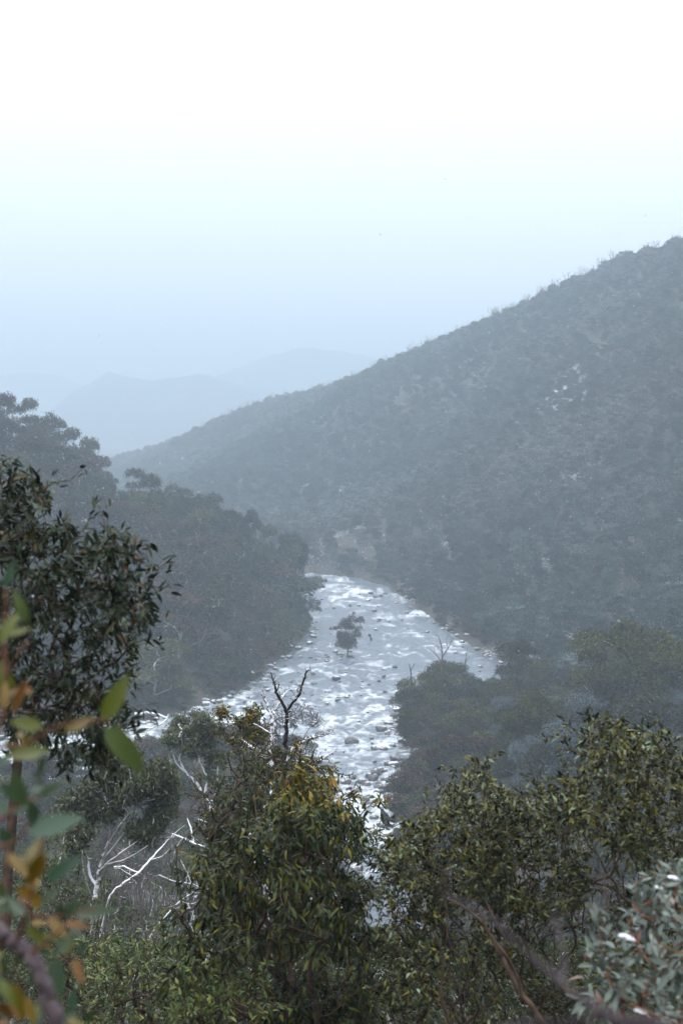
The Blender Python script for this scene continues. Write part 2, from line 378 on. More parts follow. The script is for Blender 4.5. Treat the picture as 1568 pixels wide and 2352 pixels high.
# ------------------------------------------------------------------ river
def build_river():
    xs = np.concatenate((np.linspace(-150, -30, 90)[:-1], np.linspace(-30, 42, 320), np.linspace(42, 140, 50)[1:]))
    ys = np.r_[np.linspace(82, 150, 120)[:-1], np.linspace(150, 290, 420), np.linspace(290, 478, 300)[1:]]
    X, Y = np.meshgrid(xs, ys)
    # strength of the rapids along the river
    rap = np.interp(Y, [80, 125, 150, 160, 172, 190, 212, 240, 262, 285, 318, 345, 375, 478], [.1, .12, .45, .90, .92, .80, .66, .56, .46, .38, .36, .46, .52, .58])
    rap = rap + np.where(X < -12, .12, 0) * (Y < 240)
    rap = rap + (fbm(X / 11, Y / 16, 21, 2) - .5) * .45
    wx = X + (fbm(X / 6, Y / 6, 5, 2) - .5) * 2.5; wy = Y + (fbm(X / 7, Y / 6, 6, 2) - .5) * 1.6
    sc_ = np.interp(Y, [150, 220, 330, 450], [.72, .85, 1.15, 1.5]); a = fbm(wx / 2.1 / sc_, wy / 1.9 / sc_, 23, 4); b2 = fbm(wx / .8, wy / .95, 27, 3)
    ridge = 1 - np.abs(fbm(wx / 3.2, wy / 1.9, 31, 3) - .5) * 6.5
    r1 = np.clip(1 - np.abs(fbm(wx / 5.2 / sc_, wy / 1.7 / sc_, 33, 3) - .5) * 9, 0, 1)
    r2 = np.clip(1 - np.abs(fbm(wx / 2.3 / sc_, wy / .95 / sc_, 37, 3) - .5) * 7, 0, 1)
    patch = sstep(.40, .62, fbm(X / 7, Y / 9, 43, 3))
    foam = np.clip(.30 * r1 * (.7 + .3 * patch) + .30 * r2 * (.7 + .3 * patch) + .34 * b2 + .24 * a + .06 * patch - .08 + .74 * (rap - .5), 0, 1.15)
    Z = (a - .5) * 1.0 * (.25 + rap) + (b2 - .5) * .3 * (.3 + rap) + np.clip(ridge, 0, 1) * .28 * rap - .12
    V = np.stack((X, Y, Z), -1).reshape(-1, 3); i = np.arange(V.shape[0]).reshape(X.shape)
    Fq = np.stack((i[:-1, :-1], i[:-1, 1:], i[1:, 1:], i[1:, :-1]), -1).reshape(-1, 4)
    c = V[Fq].mean(1); keep = in_poly(c[:, 0], c[:, 1], RIVER) | (dist_poly(c[:, 0], c[:, 1], RIVER) < 3)
    Fq = Fq[keep]; used = np.unique(Fq); mp = np.zeros(len(V), int); mp[used] = np.arange(len(used))
    o = link('river', mesh_np('river', V[used], mp[Fq], M['water'], {'foam': foam.ravel()[used]}, smooth=True)); o['kind'] = 'structure'
build_river()

# ------------------------------------------------------------------ haze
def build_haze():
    m = bpy.data.materials.new('mist'); m.use_nodes = True; n = m.node_tree; n.nodes.clear()
    out = n.nodes.new('ShaderNodeOutputMaterial'); v = n.nodes.new('ShaderNodeVolumePrincipled')
    v.inputs['Color'].default_value = (.62, .755, .855, 1); v.inputs['Density'].default_value = HAZE_DENSITY
    v.inputs['Anisotropy'].default_value = 0.0
    n.links.new(v.outputs[0], out.inputs['Volume'])
    x, y0, y1, z0, z1 = 5200, -700, 5400, -3.2, 330
    V = np.array([(a, b, c) for c in (z0, z1) for b in (y0, y1) for a in (-x, x)], float)
    Fq = np.array([(0, 2, 3, 1), (4, 5, 7, 6), (0, 1, 5, 4), (2, 6, 7, 3), (0, 4, 6, 2), (1, 3, 7, 5)])
    o = link('haze', mesh_np('haze', V, Fq, m)); o['kind'] = 'stuff'
build_haze()

# ------------------------------------------------------------------ plant builders
def unit(v):
    return v / np.maximum(np.linalg.norm(v, axis=-1, keepdims=True), 1e-9)

def grow(start, pts, bf=.25, sub=1, jit=.08, rs=R):
    """nearest-joint branching from the starting polyline through all pts; returns nodes, parents"""
    start = np.asarray(start, float); pts = np.asarray(pts, float)
    n0 = len(start); N = n0 + len(pts)
    Pn = np.vstack((start, pts)); par = np.full(N, -1); path = np.zeros(N)
    for i in range(1, n0):
        par[i] = i - 1; path[i] = path[i - 1] + np.linalg.norm(start[i] - start[i - 1])
    best = np.full(len(pts), 1e18); bi = np.zeros(len(pts), int)
    for i in range(n0):
        c = np.linalg.norm(pts - start[i], axis=1) + bf * path[i]
        m = c < best; best[m] = c[m]; bi[m] = i
    todo = np.ones(len(pts), bool); order = list(range(n0))
    for _ in range(len(pts)):
        j = int(np.argmin(np.where(todo, best, 1e19))); todo[j] = False
        k = n0 + j; par[k] = bi[j]; path[k] = path[bi[j]] + np.linalg.norm(Pn[k] - Pn[bi[j]]); order.append(k)
        c = np.linalg.norm(pts - Pn[k], axis=1) + bf * path[k]; m = todo & (c < best); best[m] = c[m]; bi[m] = k
    Q = [None] * 0; newP = []; newpar = []; idx = {}
    for k in order:
        p = par[k]
        if p < 0: idx[k] = len(newP); newP.append(Pn[k]); newpar.append(-1); continue
        last = idx[p]; a, b = Pn[p], Pn[k]; L = np.linalg.norm(b - a)
        if k >= n0:
            for s in range(1, sub + 1):
                t = s / (sub + 1); q = a + (b - a) * t + rs.normal(0, jit * L, 3)
                newP.append(q); newpar.append(last); last = len(newP) - 1
        idx[k] = len(newP); newP.append(b); newpar.append(last)
    return np.array(newP), np.array(newpar)

def radii(par, rb, rmin, ex=.5):
    n = len(par); c = np.ones(n)
    for i in range(n - 1, 0, -1): c[par[i]] += c[i]
    ends = np.ones(n, bool); ends[par[1:]] = False
    return np.maximum(rb * (c / c[0]) ** ex, rmin), ends, c

def tubes(Pn, par, rad, cnt, sides=5):
    ch = np.arange(len(Pn)); ch = ch[par >= 0]; pa = par[ch]
    d = unit(Pn[ch] - Pn[pa]); nd = np.zeros_like(Pn); nd[ch] = d
    main = np.full(len(Pn), -1)
    for c in ch[np.argsort(cnt[ch])]: main[par[c]] = c
    for r in np.where(par < 0)[0]:
        if main[r] >= 0: nd[r] = nd[main[r]]
    hm = np.where((main >= 0) & (par >= 0))[0]; nd[hm] = unit(nd[hm] + nd[main[hm]])
    ismain = main[pa] == ch
    sd = np.where(ismain[:, None], nd[pa], d); sr = np.where(ismain, rad[pa], np.minimum(rad[ch] * 1.15, rad[pa]))
    ed, er = nd[ch], rad[ch]
    ref = np.array((.25, -1, .15)); ang = np.arange(sides) * 2 * np.pi / sides
    def ring(c, dd, r):
        x = unit(np.cross(dd, ref)); y = np.cross(dd, x)
        return c[:, None] + r[:, None, None] * (np.cos(ang)[None, :, None] * x[:, None] + np.sin(ang)[None, :, None] * y[:, None])
    A = ring(Pn[pa], sd, sr); B = ring(Pn[ch], ed, er)
    E = len(ch); V = np.concatenate((A, B), 1).reshape(-1, 3)
    b = (np.arange(E) * 2 * sides)[:, None]; k = np.arange(sides)[None]; k2 = (k + 1) % sides
    Fq = np.stack((b + k, b + k2, b + sides + k2, b + sides + k), -1).reshape(-1, 4)
    return V, Fq

def leaves(pos, ax, nrm, L, W, bend=.25, st=4, fold=.0, tint=None, rnd=None):
    """a curved lance-shaped blade for every row; st steps along it"""
    n = len(pos); ax = unit(ax); nrm = unit(nrm - (nrm * ax).sum(-1, keepdims=True) * ax); sd = np.cross(ax, nrm)
    L = np.broadcast_to(L, n); W = np.broadcast_to(W, n); bend = np.broadcast_to(bend, n)
    ts = np.linspace(0, 1, st + 1)
    wd = np.array([.06] + [math.sin(math.pi * min(t * .93 + .04, 1) ** .8) for t in ts[1:-1]] + [.03])
    cols = []
    for t, w in zip(ts, wd):
        c = pos + ax * (L * t * (1 - .25 * bend * bend * t))[:, None] - nrm * (L * bend * t * t)[:, None]
        h = sd * (W * .5 * w)[:, None]
        if fold > 0: cols += [c - h + nrm * (W * w * fold)[:, None], c, c + h + nrm * (W * w * fold)[:, None]]
        else: cols += [c - h, c + h]
    k = 3 if fold > 0 else 2
    V = np.stack(cols, 1).reshape(-1, 3); per = k * (st + 1)
    b = (np.arange(n) * per)[:, None]; q = []
    for s in range(st):
        for j in range(k - 1):
            q.append(np.stack((b[:, 0] + s * k + j, b[:, 0] + s * k + j + 1, b[:, 0] + (s + 1) * k + j + 1, b[:, 0] + (s + 1) * k + j), -1))
    Fq = np.stack(q, 1).reshape(-1, 4)
    A = {'tint': np.repeat(R.rand(n) if tint is None else tint, per), 'rnd': np.repeat(R.rand(n) if rnd is None else rnd, per)}
    return V, Fq, A

def specks(pos, size, droop=.5, elong=1.9, tint=None, rs=R, out=None):
    """small pointed foliage faces for trees too far off to show a leaf"""
    n = len(pos); d = rs.normal(0, 1, (n, 3)); d[:, 2] -= droop; d = unit(d)
    nn = rs.normal(0, 1, (n, 3)); nn[:, 2] += .8
    if out is not None: nn = rs.normal(0, .42, (n, 3)) + out
    nn = unit(nn - (nn * d).sum(-1, keepdims=True) * d); s = np.cross(d, nn)
    L = (size * elong * (.6 + .8 * rs.rand(n)))[:, None]; W = (size * (.5 + .6 * rs.rand(n)))[:, None]
    V = np.stack((pos - d * L * .5, pos + s * W * .5 + nn * W * .15, pos + d * L * .5, pos - s * W * .5 + nn * W * .15), 1).reshape(-1, 3)
    Fq = np.arange(4 * n).reshape(-1, 4)
    return V, Fq, {'tint': np.repeat(rs.rand(n) if tint is None else tint, 4), 'rnd': np.repeat(rs.rand(n), 4)}

def leaf_part_meshes(mat, tints, st=4, fold=.12, ratio=.3):
    out = []
    for t in tints:
        for bd in (.08, .3, .5):
            V, Fq, A = leaves(np.zeros((1, 3)), np.array([[1., 0, 0]]), np.array([[0, 0, 1.]]), np.array([1.]), np.array([ratio]), bd, st, fold, np.array([t]), np.array([.3]))
            out.append((t, mesh_np('leaf', V, Fq, mat, A, smooth=True)))
    return out

def place_leaf(me, parent, pos, ax, nrm, L):
    ax = ax / max(np.linalg.norm(ax), 1e-9); nrm = nrm - (nrm @ ax) * ax; nl = np.linalg.norm(nrm)
    nrm = nrm / nl if nl > 1e-6 else np.array((0, 0, 1.)); sd = np.cross(nrm, ax)
    o = link('leaf', me, parent)
    o.matrix_basis = Matrix(((ax[0] * L, sd[0] * L, nrm[0] * L, pos[0]), (ax[1] * L, sd[1] * L, nrm[1] * L, pos[1]), (ax[2] * L, sd[2] * L, nrm[2] * L, pos[2]), (0, 0, 0, 1)))
    return o

def sample_poly(poly, n, d0, d1, rs=R):
    xs_ = [p[0] for p in poly]; ys_ = [p[1] for p in poly]; out = []
    while sum(len(o) for o in out) < n:
        x = rs.uniform(min(xs_), max(xs_), n * 2); y = rs.uniform(min(ys_), max(ys_), n * 2); m = in_poly(x, y, poly)
        out.append(np.stack((x[m], y[m]), -1))
    q = np.vstack(out)[:n]; d = rs.uniform(d0, d1, n)
    return atn(q[:, 0], q[:, 1], d)

def near_plant(name, label, cat, lobes, base, bark, leafmat, nleaf, L, ratio, per_tip=7, tipspread=.12, droop=.3, bf=.3, rb=.05, rmin=.0025,
               parts=300, tintf=None, st=4, bend=(.05, .45), sub=1, seed=1, group=None, density=1.0, sides=5, fold=.12, jit=.07, clump=.6, spread=.13, ragged=.07):
    """lobes: list of (outline in the picture, depth from, depth to, number of twig tips). base: (x, y) list of stem feet on the slope"""
    rs = np.random.RandomState(seed)
    pts = []
    for p, d0, d1, n in lobes:
        q = sample_poly(p, n, d0, d1, rs); k = max(6, n // 13); cen = q[:k]; cl = rs.rand(n) < clump; sg = spread * d0 / 10
        q = np.where(cl[:, None], cen[rs.randint(k, size=n)] + rs.normal(0, 1, (n, 3)) * np.array((sg, sg, sg * .8)), q)
        mid = q.mean(0); sp = rs.rand(n) < ragged; q = np.where(sp[:, None], mid + (q - mid) * rs.uniform(1.03, 1.16, (n, 1)), q)
        pts.append(q)
    pts = np.vstack(pts)
    feet = [np.array((bx, by, gz(bx, by) - .1)) for bx, by in base]
    org = feet[0].copy()
    t = thing(name, label, cat, org, group)
    own = np.argmin(np.stack([np.hypot(pts[:, 0] - f[0], pts[:, 1] - f[1]) for f in feet]), 0)
    WV, WF, off = [], [], 0; LP, LA, LN = [], [], []
    for fi, f in enumerate(feet):
        q = pts[own == fi]
        if len(q) < 3: continue
        c = q.mean(0); st_ = [f + (c - f) * k * .42 + rs.normal(0, .03, 3) * (k > 0) * np.linalg.norm(c - f) for k in (0, .35, .7, 1)]
        Pn, par = grow(st_, q, bf, sub, jit, rs); rad, ends, cnt = radii(par, rb, rmin, .5)
        V, Fq = tubes(Pn, par, rad, cnt, sides); WV.append(V); WF.append(Fq + off); off += len(V)
        twig = np.where((cnt < 7) & (par >= 0))[0]
        a = Pn[par[twig]]; b = Pn[twig]; dd = unit(b - a)
        m = max(1, int(per_tip * density))
        for k in range(m):
            tt = rs.rand(len(twig)) ** .7 if k else np.ones(len(twig))
            p = a + (b - a) * tt[:, None] + rs.normal(0, tipspread * L * .3, (len(twig), 3))
            ax = dd * .9 + rs.normal(0, .62, (len(twig), 3)); ax[:, 2] -= droop
            nn = rs.normal(0, .45, (len(twig), 3)); nn[:, 2] += 1; 
            LP.append(p); LA.append(ax); LN.append(nn)
    LP = np.vstack(LP); LA = unit(np.vstack(LA)); LN = np.vstack(LN)
    if len(LP) > nleaf:
        s = rs.permutation(len(LP))[:nleaf]; LP, LA, LN = LP[s], LA[s], LN[s]
    n = len(LP); Ls = L * rs.uniform(.6, 1.2, n); bd = rs.uniform(bend[0], bend[1], n)
    px, py = project(LP); tint = rs.rand(n) if tintf is None else np.clip(tintf(px, py, rs.rand(n)), 0, 1)
    link('branches', mesh_np('branches', np.vstack(WV) - org, np.vstack(WF), bark, smooth=True), t)
    vis = (px > 0) & (px < 1568) & (py < 2352); depth = LP[:, 1] + np.where(vis, 0, 1e3)
    order = np.argsort(depth + rs.rand(n) * .25 * L * 10); nearest = order[:min(parts, int(vis.sum()))]; rest = np.setdiff1d(np.arange(n), nearest)
    V, Fq, A = leaves(LP[rest] - org, LA[rest], LN[rest], Ls[rest], Ls[rest] * ratio * rs.uniform(.75, 1.2, len(rest)), bd[rest], st, fold, tint[rest])
    fo = link('foliage', mesh_np('foliage', V, Fq, leafmat, A, smooth=True), t); fo['kind'] = 'stuff'
    if parts:
        lm = leaf_part_meshes(leafmat, (.1, .3, .45, .6, .75, .88, .97), st, fold, ratio); tv = np.array([x[0] for x in lm])
        for i in nearest:
            j = int(np.argmin(np.abs(tv - tint[i]))); j = (j // 3) * 3 + rs.randint(3)
            place_leaf(lm[j][1], t, LP[i] - org, LA[i], LN[i], Ls[i])
    return t

def rooted(lines):
    """carry the first limb on down to the ground under it"""
    p = lines[0][0]; q = at(*p[:3]); g = gz(q[0], p[2]); out = [list(l) for l in lines]
    zs = np.linspace(g - .3, q[2], 6)[:-1]; pre = []
    nx = at(*lines[0][1][:3]) - q; hh = max(q[2] - g, .1); sl = np.clip(nx[0] / max(nx[2], .35 * abs(nx[0]) + .05), -1.6, 1.6)
    for k, z in enumerate(zs):
        f = (q[2] - z) / hh; px, py = project(np.array((q[0] - sl * hh * .5 * (f - .45 * f * f) + .05 * (-1) ** k, p[2], z))); pre.append((float(px), float(py), p[2], p[3] * (1.5 - .09 * k)))
    out[0] = pre + out[0]; return out

def polytree(t, org, lines, mat, sides=6, name='limb'):
    """hand-drawn limbs: each line is a list of (px, py, d, width in metres)"""
    for ln in lines:
        c = [(*at(p[0], p[1], p[2]), p[3]) for p in ln]
        c = np.array(c); n = len(c); ts = np.linspace(0, n - 1, (n - 1) * 4 + 1)
        # smooth run through the given points
        Pn = np.stack([np.interp(ts, np.arange(n), c[:, k]) for k in range(4)], -1)
        S = Pn.copy(); S[1:-1, :3] = Pn[:-2, :3] * .25 + Pn[1:-1, :3] * .5 + Pn[2:, :3] * .25
        S[1:-1, :3] += R.normal(0, .12, (len(S) - 2, 3)) * S[1:-1, 3:4]
        par = np.arange(len(S)) - 1; V, Fq = tubes(S[:, :3] - org, par, np.maximum(S[:, 3] * .5, .002), np.arange(len(S))[::-1] + 1., sides)
        link(name, mesh_np(name, V, Fq, mat, smooth=True), t)

# a far tree of unit kind: trunk at the origin, height H, crown of domed lobes
def far_tree(seed, H, Rc, nl, nface, size, mat, bark, base=.38, flat=.6, rb=.2, ntw=70, lr=(.30, .52), top=.38, lean=0):
    rs = np.random.RandomState(seed); lob = []
    for k in range(nl):
        a = rs.rand() * 2 * math.pi; r = Rc * .68 * math.sqrt(rs.rand()); zz = H * (base + (.92 - base) * (rs.rand() ** .8))
        zz = min(zz, H * (1 - .30 * (r / Rc) ** 2) - H * .05); rr = Rc * rs.uniform(*lr)
        lob.append((r * math.cos(a) + lean * zz / H, r * math.sin(a), zz, rr, rr * flat))
    lob.append((lean, 0, H - Rc * top * flat, Rc * top, Rc * top * flat)); lob = np.array(lob)
    wgt = lob[:, 3] ** 2; pick = rs.choice(len(lob), nface, p=wgt / wgt.sum())
    d = unit(rs.normal(0, 1, (nface, 3))); d[:, 2] = np.where(d[:, 2] < -.25, -d[:, 2] * rs.rand(nface), d[:, 2])
    rr = .70 + .34 * rs.rand(nface) ** .6; rr *= 1 + .07 * rs.normal(0, 1, nface)
    q = lob[pick]; p = q[:, :3] + d * rr[:, None] * np.stack((q[:, 3], q[:, 3], q[:, 4]), -1)
    # break the lobes up into small tufts
    tf = rs.normal(0, size * .9, (nface // 9 + 1, 3))[np.arange(nface) // 9]; src = p[(np.arange(nface) // 9) * 9]
    p = np.where((rs.rand(nface) < .45)[:, None], src + rs.normal(0, size * 1.1, (nface, 3)), p)
    on = unit(d * np.array((1, 1, 1.25))); lt = rs.rand(len(lob))[pick]
    V, Fq, A = specks(p, size, rs=rs, out=on, tint=np.clip(rs.rand(nface) * .5 + lt * .55 - .02, 0, 1)); A['rnd'] = A['rnd'] * .5 + np.repeat(lt, 4) * .5
    crown = mesh_np('crown', V, Fq, mat, A)
    tp = [];
    for k in range(ntw):
        q = lob[rs.randint(len(lob))]; dd = unit(rs.normal(0, 1, 3)); tp.append(q[:3] + dd * np.array((q[3], q[3], q[4])) * rs.uniform(.2, .85))
    st_ = [(0, 0, -1.5), (0, 0, 0), (.15 + lean * .1, .1, H * .18), (lean * .3, -.1, H * .36)]
    Pn, par = grow(st_, np.array(tp), .35, 1, .06, rs); rad, ends, cnt = radii(par, rb, .018, .55)
    V, Fq = tubes(Pn, par, rad, cnt, 4)
    return crown, mesh_np('trunk', V, Fq, bark, smooth=True), H

def bare_tree_mesh(seed, H, Rc, bark, ntw=60, rb=.16):
    rs = np.random.RandomState(seed); z = rs.uniform(.3, 1, ntw) ** .8; a = rs.rand(ntw) * 6.28; r = Rc * np.sqrt(rs.rand(ntw)) * (.4 + .6 * z)
    tp = np.stack((r * np.cos(a), r * np.sin(a), H * z), -1)
    Pn, par = grow([(0, 0, -1), (0, 0, 0), (.1, 0, H * .25)], tp, .5, 1, .07, rs); rad, e, c = radii(par, rb, .02, .5)
    V, Fq = tubes(Pn, par, rad, c, 4); return mesh_np('trunk', V, Fq, bark, smooth=True)

def put_tree(name, kind, label, cat, x, y, H, group=None, sx=1.0, rot=None, z=None):
    crown, trunk, h0 = kind
    t = thing(name, label, cat, (x, y, gz(x, y) if z is None else z), group)
    s = H / h0; t.scale = (s * sx, s * sx, s); t.rotation_euler = (0, 0, random.random() * 6.28 if rot is None else rot)
    if trunk: link('trunk', trunk, t)
    if crown: link('crown', crown, t)
    return t

# ------------------------------------------------------------------ right hillside forest
# part of the picture where the open river shows: no crown may stand in front of it
CLEAR = [(672, 1345), (720, 1340), (880, 1345), (960, 1400), (1060, 1470), (1150, 1520), (1150, 1560), (905, 1600), (900, 1660), (945, 1730), (905, 1830), (875, 1880), (895, 1960),
         (895, 2280), (845, 2280), (850, 1990), (740, 1800), (745, 1700), (660, 1640), (480, 1640), (560, 1590), (660, 1510), (722, 1450), (700, 1400)]
def covers(x, y, zb, H, rc):
    """does a tree at x, y of height H and crown radius rc hide the open river?"""
    for zz in (zb + H * .98, zb + H * .75, zb + H * .5):
        for dx in (-rc * .35, 0, rc * .35):
            px, py = project(np.array((x + dx, y, zz)))
            if in_poly(px, py, CLEAR): return True
    return False

HK = [far_tree(100 + k, 6.2 + .5 * k, 3.0 + .25 * (k % 3), 7 + k % 4, 1500, .26, M['hill'], M['bark_grey'], base=.35, flat=.62, rb=.12, ntw=26) for k in range(6)]
BARE = [bare_tree_mesh(150 + k, 8, 2.0, M['bark_grey'], 26, .19) for k in range(3)]

def hill_points():
    rs = np.random.RandomState(5); out = []
    # uneven spacing: finer near the eye, on the whole right side up to and past the ridge
    for (x0, x1, y0, y1, sp) in ((-360, 420, 900, 1400, 5.0), (-330, 420, 440, 900, 4.1), (5, 330, 225, 440, 3.8)):
        gx = np.arange(x0, x1, sp); gy = np.arange(y0, y1, sp); X, Y = np.meshgrid(gx, gy)
        X = X + rs.uniform(-.48, .48, X.shape) * sp; Y = Y + rs.uniform(-.48, .48, X.shape) * sp
        out.append(np.stack((X.ravel(), Y.ravel()), -1))
    q = np.vstack(out)
    d = dist_poly(q[:, 0], q[:, 1], RIVER); ins = in_poly(q[:, 0], q[:, 1], RIVER)
    m = ~ins & (d > 2.2)
    # left bank is planted by hand
    m &= ~((q[:, 0] < -5) & (q[:, 1] < 460))
    q = q[m]; z = ground_z(q[:, 0], q[:, 1])
    px, py = project(np.c_[q, z + 5]); m = (px > -160) & (px < 1730)
    # openings where snow lies between the trees
    op = fbm(q[:, 0] / 30 + 3, q[:, 1] / 30 + 8, 77, 3); m &= (op < .72) | (rs.rand(len(q)) < .45)
    return np.c_[q, z][m]
HP = hill_points()
# what hides behind the ridge is left out
def visible_mask(P3):
    ok = np.ones(len(P3), bool)
    for t in np.linspace(.35, .97, 26):
        q = np.array((0, 0, HC)) + (P3 + np.array((0, 0, 7.5)) - np.array((0, 0, HC))) * t
        g = ground_z(q[:, 0], q[:, 1]); ok &= g < q[:, 2] + .5
    return ok
HP = HP[visible_mask(HP)]
hs_ = []
_rs = np.random.RandomState(9)
for i in range(len(HP)): hs_.append(_rs.uniform(.5, .92) * (1.1 if HP[i, 1] > 900 else 1))
hs_ = np.array(hs_)
dst = np.hypot(HP[:, 0], HP[:, 1]); pxh, pyh = project(HP + np.array((0, 0, 4)))
inview = (pxh > 10) & (pxh < 1560)
cov = np.array([HP[i, 1] < 445 and covers(HP[i, 0], HP[i, 1], HP[i, 2], 7 * hs_[i], 2.6 * hs_[i]) for i in range(len(HP))])
HP, hs_, dst, inview = HP[~cov], hs_[~cov], dst[~cov], inview[~cov]
order = np.argsort(dst + np.where(inview, 0, 1e5)); single = order[:290]; mass = order[290:]
for i in single:
    put_tree('snow_gum', HK[_rs.randint(6)], 'frosted grey-green gum tree among many on the right-hand hillside', 'tree', HP[i, 0], HP[i, 1], 7 * hs_[i],
             'frosted gum trees covering the right-hand hillside', sx=_rs.uniform(.95, 1.25), z=HP[i, 2])

kinds = bpy.data.collections.new('tree kinds')
for k, (c, t_, h) in enumerate(HK):
    o = bpy.data.objects.new('crown kind %d' % k, c); kinds.objects.link(o)
bk = bpy.data.collections.new('bare kinds')
for k, m_ in enumerate(BARE): bk.objects.link(bpy.data.objects.new('bare kind %d' % k, m_))

def scatter(name, P3, sc, coll, seed):
    me = bpy.data.meshes.new(name); me.vertices.add(len(P3)); me.vertices.foreach_set('co', np.ascontiguousarray(P3, np.float32).ravel())
    a = me.attributes.new('size', 'FLOAT', 'POINT'); a.data.foreach_set('value', np.ascontiguousarray(sc, np.float32)); me.update()
    o = link(name, me); o['kind'] = 'stuff'
    g = bpy.data.node_groups.new(name, 'GeometryNodeTree'); g.interface.new_socket('Geometry', in_out='INPUT', socket_type='NodeSocketGeometry')
    g.interface.new_socket('Geometry', in_out='OUTPUT', socket_type='NodeSocketGeometry')
    N = g.nodes; gi = N.new('NodeGroupInput'); go = N.new('NodeGroupOutput'); iop = N.new('GeometryNodeInstanceOnPoints'); ci = N.new('GeometryNodeCollectionInfo')
    ci.inputs['Collection'].default_value = coll; ci.inputs['Separate Children'].default_value = True; ci.inputs['Reset Children'].default_value = True
    iop.inputs['Pick Instance'].default_value = True
    ri = N.new('FunctionNodeRandomValue'); ri.data_type = 'INT'; ri.inputs['Min'].default_value = 0; ri.inputs['Max'].default_value = len(coll.objects) - 1; ri.inputs['Seed'].default_value = seed
    rr = N.new('FunctionNodeRandomValue'); rr.data_type = 'FLOAT_VECTOR'; rr.inputs[0].default_value = (-.06, -.06, 0); rr.inputs[1].default_value = (.06, .06, 6.28); rr.inputs['Seed'].default_value = seed + 1
    na = N.new('GeometryNodeInputNamedAttribute'); na.data_type = 'FLOAT'; na.inputs['Name'].default_value = 'size'
    Lk = g.links.new
    Lk(gi.outputs[0], iop.inputs['Points']); Lk(ci.outputs[0], iop.inputs['Instance']); Lk(ri.outputs['Value'] if ri.outputs['Value'].enabled else [s for s in ri.outputs if s.enabled][0], iop.inputs['Instance Index'])
    Lk([s for s in rr.outputs if s.enabled][0], iop.inputs['Rotation']); Lk([s for s in na.outputs if s.enabled][0], iop.inputs['Scale'])
    Lk(iop.outputs[0], go.inputs[0])
    md = o.modifiers.new('scatter', 'NODES'); md.node_group = g
    return o
scatter('forest', HP[mass], hs_[mass] * 1.05, kinds, 3)
rsb = np.random.RandomState(31); bsel = HP[rsb.rand(len(HP)) < .10]
ridge = [(-212, 1300), (-135, 1150), (-69, 1000), (-7, 900), (53, 800), (92, 720), (124, 660), (148, 620), (200, 560)]
rp = []
for (a, b), (c, d) in zip(ridge[:-1], ridge[1:]):
    n_ = int(math.hypot(c - a, d - b) / 1.6)
    for k in range(n_):
        t = k / n_; x = a + (c - a) * t + rsb.normal(0, 5); y = b + (d - b) * t + rsb.normal(0, 14); rp.append((x, y, 0))
rp = np.array(rp); rp[:, 2] = ground_z(rp[:, 0], rp[:, 1])
scatter('bare_treetops', np.vstack((bsel, rp)), np.r_[rsb.uniform(.7, 1.1, len(bsel)), rsb.uniform(.7, 1.4, len(rp))], bk, 9)

# ------------------------------------------------------------------ left bank
LK_ = [far_tree(200 + k, 15, 4.6 + .5 * (k % 3), 9 + k % 5, 4200, .30, (M['bank'], M['bank'], M['bank_rust'], M['bank'], M['bank_olive'], M['bank'])[k], M['bark_pale'], base=.26, flat=.9, rb=.26, ntw=60) for k in range(6)]
UMB = far_tree(230, 15, 4.6, 9, 3400, .28, M['bank'], M['bark_pale'], base=.50, flat=.95, rb=.24, ntw=50)
UMB2 = far_tree(231, 15, 3.8, 7, 2800, .28, M['bank'], M['bark_pale'], base=.48, flat=1.0, rb=.22, ntw=44)
RUST = far_tree(232, 15, 6.4, 14, 5200, .28, M['bank_rust'], M['bark_pale'], base=.48, flat=.6, rb=.28, ntw=70)
BUSH = [far_tree(240 + k, 5, 3.2, 8, 2200, .22, (M['bank'], M['bank_rust'], M['bank_olive'])[k], M['bark_grey'], base=.12, flat=.75, rb=.12, ntw=30) for k in range(3)]
